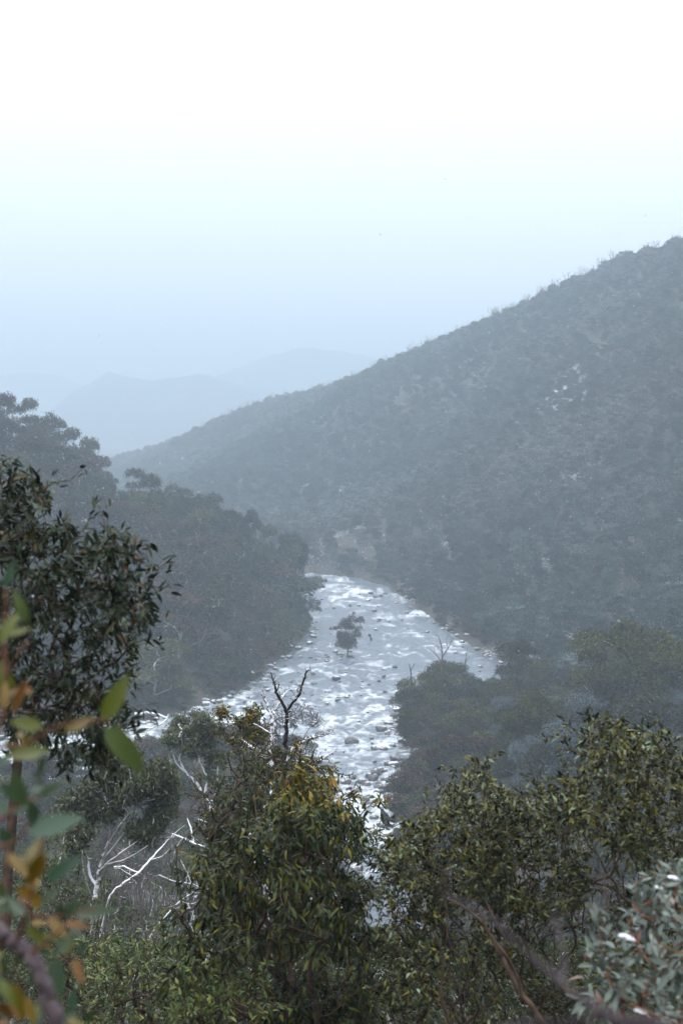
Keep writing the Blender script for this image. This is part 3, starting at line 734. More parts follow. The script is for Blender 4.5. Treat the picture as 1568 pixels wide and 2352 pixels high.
# (px of trunk, py of top, distance, kind, width factor, label)
HAND = [
 (18, 903, 352, UMB, 1.15, 'highest gum crown at the left end of the misty left ridge'),
 (62, 918, 356, UMB2, 1.0, 'small round gum crown next to the highest one on the left ridge'),
 (118, 955, 360, LK_[0], 1.0, 'broad gum on the left ridge just below its two highest crowns'),
 (160, 985, 362, UMB2, 1.0, 'gum tree standing out above the slope halfway down the left ridge'),
 (196, 1003, 366, UMB, .8, 'open-crowned gum on the skyline of the left ridge with gaps of mist'),
 (226, 1045, 368, LK_[1], .8, 'steep-sided gum at the lower end of the left ridge above the gully'),
 (248, 1092, 372, LK_[3], .7, 'last and lowest gum on the left ridge beside the misty gully'),
 (284, 1128, 360, UMB2, .8, 'faint spindly gum in the gully between the two left slopes'),
 (320, 1078, 338, UMB2, 1.0, 'tall knobbly-crowned gum topping the middle bank of trees on the left'),
 (352, 1093, 336, LK_[0], .95, 'dense gum directly behind the tall knobbly-crowned one'),
 (395, 1112, 334, LK_[3], 1.0, 'wide gum sloping down the skyline right of the knobbly-crowned one'),
 (440, 1142, 334, LK_[5], .9, 'shorter gum filling the dip in the skyline of the middle bank'),
 (492, 1132, 332, UMB, 1.1, 'flat-topped gum on the skyline above the rust-brown crown'),
 (535, 1172, 330, LK_[1], .8, 'narrow gum on the skyline between the flat-topped and the umbrella-shaped one'),
 (578, 1170, 336, UMB, .82, 'umbrella-shaped gum standing clear against the far hillside'),
 (622, 1208, 338, UMB2, .9, 'slim gum just right of the umbrella-shaped one'),
 (655, 1222, 336, UMB, .9, 'gum with pale trunk leaning over the river bend'),
 (684, 1232, 338, LK_[3], .7, 'outermost gum of the left bank above the river bend'),
 (480, 1228, 300, RUST, 1.0, 'wide dome-shaped rust-brown gum in the middle of the left bank'),
 (395, 1262, 292, LK_[2], 1.1, 'second rusty gum left of the wide dome-shaped one'),
 (600, 1300, 318, BUSH[1], 1.5, 'red-brown bushy gum low down near the river bend'),
 (650, 1330, 322, BUSH[0], 1.6, 'dark bushy tree at the tip of the left bank'),
 (690, 1372, 328, BUSH[0], 1.1, 'dark shrub leaning over the water at the left tip'),
 (355, 1472, 228, LK_[4], 1.2, 'olive-green round-topped tree low on the left bank behind the big leafy shrub'),
 (640, 1400, 306, BUSH[2], 1.5, 'dark olive bush on the waterline of the left bank'),
]
for px, py, d, kd, sx, lab in HAND:
    p = at(px, py, d); g = gz(p[0], p[1]); H = max(p[2] - g, 4)
    put_tree('gum_tree', kd, lab, 'tree', p[0], p[1], H, None, sx=sx * min(1.25, max(.7, 15 / H)) if kd[2] > 6 else sx)
SKYL = [(0, 915), (60, 935), (118, 972), (160, 1000), (200, 1022), (240, 1090), (262, 1150), (285, 1150), (310, 1110), (352, 1110), (400, 1128), (440, 1150), (492, 1150), (540, 1185), (600, 1225), (655, 1250), (690, 1290), (712, 1345), (725, 1440)]
sx_ = [p[0] for p in SKYL]; sy_ = [p[1] for p in SKYL]
rl = np.random.RandomState(17); placed = []
for _ in range(9000):
    if len(placed) >= 270: break
    y = rl.uniform(215, 420); x = rl.uniform(-.26 * y - 6, -6)
    if in_poly(np.array(x), np.array(y), RIVER) or dist_poly(np.array(x), np.array(y), RIVER) < 2.5: continue
    if any((x - a) ** 2 + (y - b) ** 2 < 3.7 ** 2 for a, b in placed): continue
    g = gz(x, y); dr = float(dist_poly(np.array(x), np.array(y), RIVER)); H = rl.uniform(8, 14) if dr > 9 else rl.uniform(4, 8); ok = False
    for _k in range(5):
        px, py = project(np.array((x, y, g + H))); lim = np.interp(px, sx_, sy_) + 12
        if py >= lim: ok = True; break
        H *= .85
    if not ok or H < 3.2 or px < -40: continue
    if covers(x, y, g, H, H * .25): continue
    placed.append((x, y))
    kd = BUSH[rl.randint(3)] if H < 6 else LK_[rl.choice(6, p=[.2, .18, .24, .18, .08, .12])]
    put_tree('gum_tree', kd, 'dark grey-green gum tree in the dense stand on the left river bank', 'tree', x, y, H, 'gum trees of the dense stand on the left river bank', sx=rl.uniform(.95, 1.35) if H > 6 else 1.0, z=g)
cnt_ = 0; us = []
for _ in range(9000):
    if cnt_ >= 230: break
    y = rl.uniform(212, 400); x = rl.uniform(-.25 * y - 4, -6)
    if in_poly(np.array(x), np.array(y), RIVER) or dist_poly(np.array(x), np.array(y), RIVER) < 1.2: continue
    if any((x - a) ** 2 + (y - b) ** 2 < 2.9 ** 2 for a, b in us): continue
    g = gz(x, y); H = rl.uniform(2.6, 5.0)
    if covers(x, y, g, H, H * .2): continue
    us.append((x, y)); cnt_ += 1
    put_tree('shrub', BUSH[rl.randint(3)], 'dark low shrub filling the foot of the left river bank stand', 'shrub', x, y, H, 'low shrubs under the trees of the left river bank', sx=1.3, z=g)
# dead pale stems inside that stand
for k, (px, py, d, H, lab) in enumerate([(455, 1400, 286, 13, 'pale dead trunk with side branches under the wide rust-brown dome'), (405, 1480, 262, 8, 'short pale dead tree low among the left bank trees'),
      (300, 1530, 240, 6, 'thin white dead sapling near the lower left bank'), (555, 1335, 315, 9, 'thin pale dead stem above the red-brown bush')]):
    p = at(px, py, d); me = bare_tree_mesh(300 + k, H, H * .22, M['bark_white'], 34, .2)
    t = thing('dead_tree', lab, 'dead tree', (p[0], d, p[2] - H)); link('trunk', me, t)

# ------------------------------------------------------------------ river island tree, leaning tree, river boulders
def rock_mesh(seed, sub=3):
    import bmesh
    bm = bmesh.new(); bmesh.ops.create_icosphere(bm, subdivisions=sub, radius=1); rs = np.random.RandomState(seed)
    co = np.array([v.co[:] for v in bm.verts]); s = rs.rand(3) * 50
    pl = unit(rs.normal(0, 1, (9, 3))); 
    for i, v in enumerate(bm.verts):
        c = co[i]; r = 1.0
        for q in pl:
            dd = c @ q
            if dd > .72: r = min(r, .74 / dd)
        r *= 1 + .18 * (float(fbm(np.array(c[0] * 2 + s[0] + c[2]), np.array(c[1] * 2 + s[1] - c[2]), 60 + seed % 5, 3)) - .5)
        v.co = (c[0] * r, c[1] * r * .85, c[2] * r * .62)
    me = bpy.data.meshes.new('boulder'); bm.to_mesh(me); bm.free(); me.materials.append(M['rock'])
    return me
ROCK = [rock_mesh(k, 3) for k in range(6)]
def river_pt(px, py):
    y = 1000; d = HC * F / (py - 1000.0); return at(px, py, d)
def boulder(px, py, wpx, label, group=None, flat=1.0, z=None, name='boulder'):
    p = river_pt(px, py); s = wpx * .5 * p[1] / F
    o = link(name, ROCK[random.randrange(6)]); o.location = (p[0], p[1], s * .12 if z is None else z); o.scale = (s, s * .9, s * flat)
    o.rotation_euler = (random.uniform(-.2, .2), random.uniform(-.2, .2), random.random() * 6.28); return tag(o, label, 'rock', group)
boulder(858, 1926, 27, 'snow-covered boulder alone in the smooth water below the falls').active_material  # own look below
bw = bpy.data.objects['boulder']; mw_ = bw.data.copy(); mw_.materials.clear(); mw_.materials.append(M['snow']); bw.data = mw_; bw.name = 'snowy_boulder'
boulder(876, 1682, 34, 'wide flat dark boulder in the rapids near the right-hand island')
boulder(808, 1714, 38, 'long low dark boulder in mid-river above the falls')
boulder(860, 1727, 26, 'rounded boulder just right of the long low one above the falls')
boulder(772, 1563, 26, 'snow-topped flat rock in mid-river behind the black dead limbs')
boulder(864, 1784, 34, 'large dark boulder at the head of the falls')
boulder(764, 1446, 22, 'flat rock in the water left of the small island tree')
boulder(906, 1536, 16, 'single dark rock in the calm water right of the small island tree')
boulder(1046, 1503, 18, 'white snow-capped rock in calm water close to the right bank')
for px, py, wp in ((794, 1806, 20), (844, 1812, 18), (804, 1836, 24), (822, 1826, 18), (796, 1846, 15), (890, 1762, 18), (848, 1838, 14), (870, 1812, 16), (832, 1856, 14), (776, 1822, 16), (885, 1838, 12), (860, 1850, 12), (812, 1862, 12), (845, 1790, 16), (880, 1800, 14), (786, 1836, 16), (830, 1806, 22), (856, 1798, 26), (818, 1842, 20), (866, 1832, 18), (800, 1822, 16), (838, 1846, 18), (878, 1776, 18), (812, 1796, 14), (760, 1800, 18), (900, 1800, 12), (790, 1858, 12)):
    boulder(px, py, wp * 1.25, 'dark wet boulder breaking the white water of the falls', 'boulders in the falls', 1.15)
rr_ = np.random.RandomState(23); nb = 0
while nb < 170:
    px, py = rr_.uniform(560, 1140), rr_.uniform(1350, 1780); p = river_pt(px, py)
    if not in_poly(np.array(p[0]), np.array(p[1]), RIVER): continue
    if 1440 < py < 1540 and px > 780 and rr_.rand() < .7: continue
    boulder(px, py, rr_.uniform(7, 17), 'small dark rock just showing above the rapids of the river', 'small rocks in the rapids', .8); nb += 1
# snowy stones along both waterlines
edge = []
for (a, b) in list(zip(RIVER, RIVER[1:])):
    a = np.array(a, float); b = np.array(b, float); L = np.linalg.norm(b - a)
    for k in range(int(L / 1.3)):
        q = a + (b - a) * rr_.rand() + rr_.normal(0, 1.0, 2)
        if 140 < q[1] < 450 and -60 < q[0] < 45: edge.append(q)
edge = np.array(edge); ez = ground_z(edge[:, 0], edge[:, 1]); sel = np.argsort(edge[:, 1] + rr_.rand(len(edge)) * 150)[:285]
for i in sel:
    o = link('river_stone', ROCK[rr_.randint(6)]); s = rr_.uniform(.3, 1.05); o.location = (edge[i][0], edge[i][1], max(ez[i], 0) + s * .15); o.scale = (s, s, s * .8); o.rotation_euler = (0, 0, rr_.rand() * 6.28)
    tag(o, 'snow-dusted stone lying along the edge of the river', 'rock', 'stones along the edge of the river')

wl = 0; us = []; rw = np.random.RandomState(77)
segs = [(np.array(a, float), np.array(b, float)) for a, b in zip(RIVER, RIVER[1:]) if 150 < (a[1] + b[1]) / 2 < 462 and -60 < (a[0] + b[0]) / 2 < 46]
slen = np.array([np.linalg.norm(b - a) for a, b in segs]); slen /= slen.sum()
for _ in range(6000):
    if wl >= 290: break
    a, b = segs[rw.choice(len(segs), p=slen)]; tt = rw.rand(); dd = b - a; nrm = np.array((dd[1], -dd[0])) / np.linalg.norm(dd); q = a + dd * tt + nrm * rw.choice((-1, 1)) * rw.uniform(.6, 7)
    if in_poly(q[0], q[1], RIVER): continue
    ed = float(dist_poly(q[0], q[1], RIVER))
    if ed < .5 or any((q[0] - u[0]) ** 2 + (q[1] - u[1]) ** 2 < 2.1 ** 2 for u in us): continue
    if q[1] < 215 and -14 < q[0] < 2: continue
    us.append(q); wl += 1; H = rw.uniform(.9, 1.9) + ed * .35
    put_tree('waterline_shrub', BUSH[rw.randint(3)], 'dark low shrub growing along the waterline of the river', 'shrub', q[0], q[1], H, 'low shrubs along the waterline of the river', sx=1.35)

def tree_at(px, pytop, pybase, kd, sx, label, name='gum_tree', cat='tree', d=None, lean=0):
    d = d or HC * F / (pybase - 1000.0); p = at(px, pytop, d); g = gz(p[0], d); g = max(g, .1)
    b = at(px, pybase, d)[2]; zb = g if abs(b - g) > 3 else max(b, g * .5)
    H = p[2] - zb; t = put_tree(name, kd, label, cat, p[0], d, H, None, sx=sx, z=zb); return t
ISL = far_tree(258, 9, 3.7, 22, 6000, .18, M['bank_rust'], M['bark_grey'], base=.05, flat=1.0, lr=(.26, .42), lean=1.3, rb=.13, ntw=60)
tree_at(796, 1412, 1512, ISL, .85, 'small ragged rust-tinged tree leaning alone in mid-river')
t = put_tree('shrub', BUSH[0], 'dark low shrub at the foot of the small mid-river tree', 'shrub', at(800, 1480, 288)[0], 287, 4.0, z=.1, sx=.75)
t = put_tree('shrub', BUSH[1], 'thin reddish bush floating left of the small mid-river tree', 'shrub', at(775, 1430, 318)[0], 318, 1.8, z=.1, sx=1.1)
t = put_tree('shrub', BUSH[1], 'tiny reddish bush in the water right of the small mid-river tree', 'shrub', at(850, 1430, 308)[0], 308, 1.6, z=.1, sx=.5)
bpy.data.objects['gum_tree.' + str(max([int(o.name.split('.')[1]) for o in bpy.data.objects if o.name.startswith('gum_tree.')])).zfill(3)].rotation_euler = (0, 0, 0)
for k in range(9):
    boulder(788 + rr_.normal(0, 14), 1508 + rr_.normal(0, 5), rr_.uniform(9, 18), 'stone at the foot of the leaning mid-river tree', 'stones under the mid-river tree', .8)
LEAN = far_tree(252, 9, 3.4, 9, 3400, .2, M['bank_olive'], M['bark_grey'], base=.55, flat=.85, rb=.16, ntw=40, lean=3.0)
t = tree_at(705, 1322, 1405, LEAN, .9, 'lone gum leaning out over the river at the far bend'); t.rotation_euler = (0, 0, 0)

# ------------------------------------------------------------------ right bank, middle distance
M_CL = [far_tree(260 + k, 11, 5.0, 20, 8000, .22, (M['bank'], M['bank_olive'], M['bank'], M['bank_rust'])[k], M['bark_grey'], base=.3, flat=.85, rb=.2, ntw=70, lr=(.24, .42), top=.5) for k in range(4)]
FR = [far_tree(270 + k, 8, 4.0, 22, 8000, .14, M['frost_shrub'], M['bark_grey'], base=.12, flat=.9, lr=(.16, .36), rb=.1, ntw=40) for k in range(2)]
TALL = far_tree(275, 16, 5.0, 13, 8000, .2, M['bank'], M['bark_grey'], base=.30, flat=.75, rb=.22, ntw=90)
DOME = far_tree(276, 14, 7.4, 24, 16000, .2, M['bank_olive'], M['bark_pale'], base=.28, flat=.85, lr=(.14, .32), rb=.3, ntw=90)
CL = [(940, 1556, 218, M_CL[0], 1.0, 'leftmost gum of the clump on the right-hand island'), (985, 1545, 222, M_CL[1], .8, 'olive gum in the island clump below the bare forked top'),
      (1028, 1522, 224, M_CL[2], 1.0, 'highest leafy gum of the island clump'), (1075, 1545, 226, M_CL[0], .9, 'gum behind the highest one of the island clump'),
      (1110, 1585, 222, M_CL[2], .8, 'lowest gum on the right side of the island clump'), (935, 1625, 205, M_CL[1], .7, 'bushy gum overhanging the rapids below the island clump'),
      (1010, 1610, 208, M_CL[2], 1.0, 'shadowy gum in the middle of the island clump front'), (1070, 1625, 204, M_CL[0], 1.0, 'dark gum at the front right of the island clump'),
      (1190, 1468, 205, TALL, .8, 'tall single gum with open crown and dark arching limb right of the island'), (1165, 1560, 200, M_CL[0], .7, 'dark bushy gum at the foot of the tall single one'),
      (1440, 1432, 172, DOME, 1.0, 'large olive-brown dome-crowned gum on the right bank'), (1395, 1520, 168, M_CL[0], .9, 'dark gum tucked under the left side of the large dome-crowned one'),
      (1530, 1470, 168, M_CL[1], 1.1, 'olive gum at the right edge beside the large dome-crowned one'), (1330, 1590, 165, FR[0], 1.0, 'pale frosted shrub between the tall single gum and the dome-crowned one'),
      (1285, 1655, 145, FR[0], 1.2, 'whitest frosted shrub of the right bank above the leafy shrubs'), (1350, 1668, 142, FR[1], 1.0, 'frosted shrub right beside the whitest one'),
      (1215, 1690, 150, FR[1], .7, 'frosted blue-grey shrub left of the whitest one'), (1235, 1590, 160, M_CL[1], .7, 'yellowish olive gum on the right bank above the frosted shrubs'),
      (1180, 1620, 158, M_CL[1], .7, 'dark olive gum left of the yellowish olive one'), (1480, 1600, 150, M_CL[2], 1.0, 'brownish gum under the dome-crowned one near the right edge'),
      (960, 1760, 176, BUSH[0], 1.0, 'thin-stemmed bush leaning over the falls from the right bank'), (1000, 1720, 165, M_CL[3], .6, 'reddish scrubby gum on the right bank beside the falls'),
      (925, 1850, 160, BUSH[0], .8, 'grey bush directly above the smooth water below the falls')]
for px, py, d, kd, sx, lab in CL:
    p = at(px, py, d); g = gz(p[0], d); H = p[2] - g
    k = H / kd[2]; sx2 = sx * min(1.2, max(.75, 1 / k))
    put_tree('shrub' if 'shrub' in lab or 'bush ' in lab else 'gum_tree', kd, lab, 'shrub' if 'shrub' in lab or 'bush ' in lab else 'tree', p[0], d, H, None, sx=sx2)
rl = np.random.RandomState(19); placed = []
for _ in range(6000):
    if len(placed) >= 210: break
    y = rl.uniform(60, 236); x = rl.uniform(4, .26 * y + 8)
    if in_poly(np.array(x), np.array(y), RIVER) or dist_poly(np.array(x), np.array(y), RIVER) < 1.5: continue
    if any((x - a) ** 2 + (y - b) ** 2 < 3.2 ** 2 for a, b in placed): continue
    g = gz(x, y); dr = float(dist_poly(np.array(x), np.array(y), RIVER)); H = rl.uniform(3, 6.5) if dr > 5 else rl.uniform(2.2, 4)
    px, py = project(np.array((x, y, g + H)))
    if y < 120 and py < 1900: continue
    if covers(x, y, g, H, H * .35): continue
    placed.append((x, y)); fr = x / y > .115 and fbm(np.array(x / 12.), np.array(y / 12.), 90, 2) > .55
    kd = FR[rl.randint(2)] if fr else (BUSH[rl.randint(3)] if H < 5 else M_CL[rl.choice(4, p=[.4, .25, .25, .1])])
    lab = 'pale frosted bush in the scrub of the right river bank' if fr else 'dark olive bushy gum in the scrub of the right river bank'
    put_tree('shrub' if fr else 'scrub_tree', kd, lab, 'shrub' if fr else 'tree', x, y, H, 'frosted bushes of the right bank scrub' if fr else 'bushy gums of the right bank scrub', sx=1.15, z=g)
# bare tops over the island
def side_twigs(t, org, lines, mat, seed, per=3, ln=.5):
    rs = np.random.RandomState(seed); WV, WF, off = [], [], 0
    for l in lines:
        P3 = np.array([at(*q[:3]) for q in l]); wd = [q[3] for q in l]
        for i in range(len(P3) - 1):
            seg = P3[i + 1] - P3[i]; sl = np.linalg.norm(seg)
            for k in range(per):
                if rs.rand() < .3: continue
                a = P3[i] + seg * rs.rand(); L = ln * rs.uniform(.3, 1.3) * min(1.6, sl * 1.4 + .1); dd = unit(seg / max(sl, 1e-6) * .7 + rs.normal(0, .6, 3) + np.array((0, 0, .25)))
                tips = a + dd * L * rs.uniform(.5, 1.1, (5, 1)) + rs.normal(0, L * .22, (5, 3))
                Pn, par = grow([a, a + dd * L * .3], tips, .3, 1, .08, rs); rad, e, c = radii(par, wd[i] * .22, wd[i] * .05 + .001, .5)
                V, Fq = tubes(Pn, par, rad, c, 4); WV.append(V); WF.append(Fq + off); off += len(V)
    link('twigs', mesh_np('twigs', np.vstack(WV) - org, np.vstack(WF), mat, smooth=True), t)['kind'] = 'stuff'

def drawn(name, label, cat, lines, mat, wf=.55, part='limb', root=True):
    l0 = lines[0][0]; p = at(l0[0], l0[1], l0[2]); lines = [[(q[0], q[1], q[2], q[3] * wf) for q in l] for l in lines]
    if root: lines = rooted(lines); p = np.array((p[0], p[1], gz(p[0], p[1])))
    t = thing(name, label, cat, p); polytree(t, p, lines, mat, name=part)
    if lines[-1][0][2] < 60: side_twigs(t, p, [lines[0][3:]] + lines[1:], M['bark_grey'], len(label) * 7 + int(l0[0]))
    return t
def kink(ln, rs=random):
    return ln
drawn('dead_tree', 'bare forked dead top rising above the island clump', 'dead tree',
      [[(1015, 1560, 222, .6), (1013, 1525, 222, .5), (1016, 1500, 222, .4), (1010, 1470, 222, .3), (1004, 1458, 222, .15)], [(1015, 1510, 222, .4), (1028, 1490, 222, .3), (1040, 1465, 222, .12)],
       [(1013, 1520, 222, .3), (998, 1500, 222, .2), (985, 1490, 222, .1)], [(1028, 1490, 222, .2), (1024, 1472, 222, .15), (1026, 1460, 222, .08)], [(998, 1500, 222, .2), (996, 1485, 222, .1)], [(1016, 1500, 222, .2), (1000, 1482, 222, .1)]], M['bark_grey'])
drawn('dead_tree', 'short bare snag at the left end of the island clump', 'dead tree',
      [[(944, 1560, 219, .5), (943, 1540, 219, .4), (938, 1524, 219, .15)], [(943, 1540, 219, .3), (953, 1522, 219, .12)], [(974, 1560, 221, .4), (972, 1545, 221, .3), (977, 1530, 221, .12)]], M['bark_grey'])
drawn('dead_tree', 'thin leaning dead stem right of the forked dead top', 'dead tree',
      [[(1062, 1550, 226, .4), (1068, 1520, 226, .3), (1073, 1490, 226, .12)], [(1068, 1520, 226, .2), (1078, 1508, 226, .1)]], M['bark_grey'])
drawn('rock_stump', 'dark upright snow-capped stump at the right edge below the falls', 'stump',
      [[(888, 1905, 162, 1.0), (884, 1880, 162, .9), (877, 1858, 162, .35)], [(892, 1905, 161, 1.4), (900, 1885, 161, 1.0), (905, 1870, 161, .3)]], M['bark_black'], 1.0, 'limb', False)
# fallen snowy wood by the left channel
drawn('fallen_tree', 'white snow-covered fallen tree forking at the water edge behind the left shrub', 'fallen tree',
      [[(310, 1640, 214, .5), (345, 1636, 214, .45), (385, 1650, 214, .35)], [(385, 1650, 214, .3), (372, 1662, 213, .3), (350, 1672, 213, .25), (335, 1680, 213, .15)], [(385, 1650, 214, .35), (388, 1640, 214, .2)], [(350, 1672, 213, .3), (330, 1672, 213, .2)]], M['bark_white'], 1.0, 'limb', False)
drawn('fallen_tree', 'small snowy driftwood log poking out from the left bank at the bend', 'fallen tree',
      [[(690, 1462, 322, .5), (706, 1459, 322, .5), (728, 1463, 321, .2)], [(706, 1459, 322, .4), (704, 1468, 321, .3)]], M['bark_white'], 1.0, 'limb', False)
drawn('fallen_tree', 'thin snowy branch reaching upward from the stones of the left channel', 'fallen tree',
      [[(440, 1668, 218, .25), (436, 1655, 218, .25), (428, 1646, 218, .12)], [(455, 1662, 219, .2), (500, 1650, 221, .2), (560, 1643, 224, .1)]], M['bark_white'], 1.0, 'limb', False)

# ------------------------------------------------------------------ slope below the camera: middle trees
SL = [far_tree(280 + k, 12, 3.8, 11, 9000, .115, (M['leaf_mid'], M['leaf_soft'], M['bank'])[k], (M['bark_pale'], M['bark_snow'], M['bark_pale'])[k], base=.3, flat=.65, rb=.15, ntw=120) for k in range(3)]
rl = np.random.RandomState(29); placed = []
for _ in range(6000):
    if len(placed) >= 230: break
    y = rl.uniform(45, 205); x = rl.uniform(-.25 * y - 5, 1.0)
    if in_poly(np.array(x), np.array(y), RIVER) or dist_poly(np.array(x), np.array(y), RIVER) < 2.0: continue
    if any((x - a) ** 2 + (y - b) ** 2 < 3.1 ** 2 for a, b in placed): continue
    g = gz(x, y); H = rl.uniform(4, 10) if y < 140 else rl.uniform(2.5, 4.5); px, py = project(np.array((x, y, g + H)))
    lim = 1850 if px < 500 else 1800
    if y > 140: lim = 1690
    if py < lim or covers(x, y, g, H, H * .3): continue
    placed.append((x, y)); kd = SL[rl.choice(3, p=[.35, .35, .3])] if y < 140 else BUSH[rl.randint(3)]
    put_tree('slope_tree', kd, 'grey-green gum on the shaded slope below the lookout', 'tree', x, y, H, 'gums on the shaded slope below the lookout', z=g)

# ------------------------------------------------------------------ drawn trees on the slope
def limbs_and_tufts(name, label, cat, lines, bark, blobs, leafmat, nface, size, droop=.5, tw=60, twr=.012, seed=1, real=False, L=.07):
    """limbs given as drawn lines, twigs grown from them into blobs (px, py, rx, ry, d, rd) that carry the foliage"""
    rs = np.random.RandomState(seed); org = at(*lines[0][0][:3]).copy(); org[2] = min(org[2], org[2])
    org = np.array((org[0], org[1], gz(org[0], org[1]))); lines = rooted([[(p[0], p[1], p[2], p[3] * .5) for p in l] for l in lines])
    t = thing(name, label, cat, org); polytree(t, org, lines, bark, name='limb')
    joints = np.array([at(p[0], p[1], p[2]) for ln in lines for p in ln[1:]])
    bl = np.array(blobs, float)
    if len(bl) and nface > 8000:
        sub = []
        for b in bl:
            for k in range(6):
                a = rs.rand() * 6.283; r = math.sqrt(rs.rand()) * .85; f = rs.uniform(.26, .5)
                sub.append((b[0] + b[2] * r * math.cos(a), b[1] + b[3] * r * math.sin(a), b[2] * f, b[3] * f * 1.1, b[4] + b[5] * rs.uniform(-.7, .7), b[5] * .45))
        bl = np.array(sub)
    if len(bl):
        area = bl[:, 2] * bl[:, 3]; pr = area / area.sum()
        k = rs.choice(len(bl), tw, p=pr); ang = rs.rand(tw) * 6.283; rr = np.sqrt(rs.rand(tw)) * .9
        tips = atn(bl[k, 0] + bl[k, 2] * rr * np.cos(ang), bl[k, 1] + bl[k, 3] * rr * np.sin(ang), bl[k, 4] + bl[k, 5] * rs.uniform(-1, 1, tw))
        near = np.argmin(((tips[:, None] - joints[None]) ** 2).sum(-1), 1); WV, WF, off = [], [], 0
        for j in np.unique(near):
            q = tips[near == j]; Pn, par = grow([joints[j]], q, .3, 1, .07, rs); rad, e, c = radii(par, twr * (1 + len(q)) ** .4, twr * .35, .5)
            V, Fq = tubes(Pn, par, rad, c, 4); WV.append(V); WF.append(Fq + off); off += len(V)
        link('twigs', mesh_np('twigs', np.vstack(WV) - org, np.vstack(WF), bark, smooth=True), t)['kind'] = 'stuff'
        if nface:
            k = rs.choice(len(bl), nface, p=pr); dd = unit(rs.normal(0, 1, (nface, 3))) * (rs.rand(nface) ** .45)[:, None]
            src = (np.arange(nface) // 10) * 10
            P3 = atn(bl[k, 0] + bl[k, 2] * dd[:, 0], bl[k, 1] + bl[k, 3] * dd[:, 1], bl[k, 4] + bl[k, 5] * dd[:, 2])
            P3 = np.where((rs.rand(nface) < .75)[:, None], P3[src] + rs.normal(0, size * 1.6, (nface, 3)), P3)
            V, Fq, A = specks(P3 - org, size, droop, 2.4, rs=rs)
            f = link('crown', mesh_np('crown', V, Fq, leafmat, A), t)
    return t

# black dead limbs over the centre
d = 28
drawn('dead_tree', 'black forked dead limbs standing against the white river in the centre', 'dead tree', [
    [(655, 1725, d, .20), (657, 1690, d, .19), (659, 1655, d, .17), (657, 1632, d, .15), (645, 1610, d, .14), (634, 1590, d, .12), (630, 1570, d, .09), (622, 1545, d, .05)],
    [(658, 1650, d, .14), (663, 1628, d, .13), (678, 1608, d - .2, .12), (690, 1592, d - .3, .11), (691, 1578, d - .3, .09), (699, 1562, d - .4, .08), (701, 1548, d - .4, .07), (707, 1540, d - .4, .05)],
    [(634, 1590, d, .07), (640, 1578, d, .05), (642, 1571, d, .03)], [(663, 1630, d, .05), (661, 1620, d, .03)]], M['bark_black'], .42)
drawn('dead_tree', 'grey snow-lined dead stem forking left of the black limbs', 'dead tree', [
    [(623, 1722, d + 1, .17), (625, 1690, d + 1, .15), (626, 1660, d + 1, .13), (624, 1645, d + 1, .12), (616, 1630, d + 1, .09), (612, 1612, d + 1, .08), (604, 1600, d + 1, .06), (598, 1584, d + 1, .03)],
    [(625, 1648, d + 1, .10), (632, 1632, d + 1.2, .09), (640, 1618, d + 1.2, .08), (648, 1602, d + 1.2, .07), (656, 1592, d + 1.3, .05), (668, 1582, d + 1.3, .03)],
    [(612, 1612, d + 1, .06), (610, 1600, d + 1, .05), (606, 1588, d + 1, .03)], [(648, 1602, d + 1.2, .05), (643, 1590, d + 1.2, .04), (641, 1576, d + 1.2, .025)],
    [(626, 1690, d + 1, .08), (614, 1680, d + 1, .07), (598, 1670, d + 1, .05), (582, 1662, d + 1, .04)]], M['bark_snow'])
drawn('dead_tree', 'snow-topped dead limb reaching right over the rapids', 'dead tree', [
    [(672, 1722, d, .14), (688, 1708, d, .12), (706, 1697, d, .10), (722, 1692, d, .09), (740, 1690, d, .07), (754, 1685, d, .06), (768, 1677, d, .03)],
    [(722, 1692, d, .04), (734, 1683, d, .03), (744, 1672, d, .015)], [(727, 1752, d - 1, .10), (740, 1744, d - 1, .08), (752, 1734, d - 1, .06), (768, 1726, d - 1, .02)], [(752, 1734, d - 1, .04), (758, 1738, d - 1, .015)],
    [(718, 1724, d, .03), (724, 1712, d, .02), (728, 1700, d, .01)]], M['bark_snow'])
drawn('fallen_limb', 'short thick white snowy limb left of the dark green crown', 'dead limb', [[(596, 1728, d, .15), (582, 1720, d, .15), (569, 1711, d, .14), (558, 1703, d, .09)]], M['bark_white'])

limbs_and_tufts('gum_tree', 'sparse gum with separate tufts of leaves left of the snow-lined dead stem', 'tree', [
    [(548, 1870, 36, .25), (545, 1835, 36, .22), (551, 1800, 36, .2), (556, 1770, 36, .17), (552, 1735, 36, .14), (545, 1712, 36, .11), (525, 1690, 36, .09), (508, 1672, 36, .07), (505, 1655, 36, .05)],
    [(556, 1770, 36, .12), (570, 1745, 36, .1), (578, 1720, 36, .08), (580, 1690, 36, .06)], [(552, 1735, 36, .1), (560, 1712, 36, .07), (564, 1690, 36, .05)],
    [(545, 1712, 36, .08), (520, 1700, 36, .06), (500, 1660, 36, .05)]], M['bark_grey'],
    [(580, 1640, 22, 12, 36, .3), (562, 1662, 26, 12, 36, .3), (578, 1664, 22, 10, 36, .3), (510, 1638, 14, 12, 36, .2), (507, 1680, 10, 7, 36, .2), (560, 1700, 34, 14, 36, .3), (592, 1690, 26, 18, 36, .3), (535, 1700, 16, 10, 36, .2), (600, 1672, 18, 6, 36, .2)],
    M['leaf_centre'], 3800, .05, .4, 110, .012, 5)
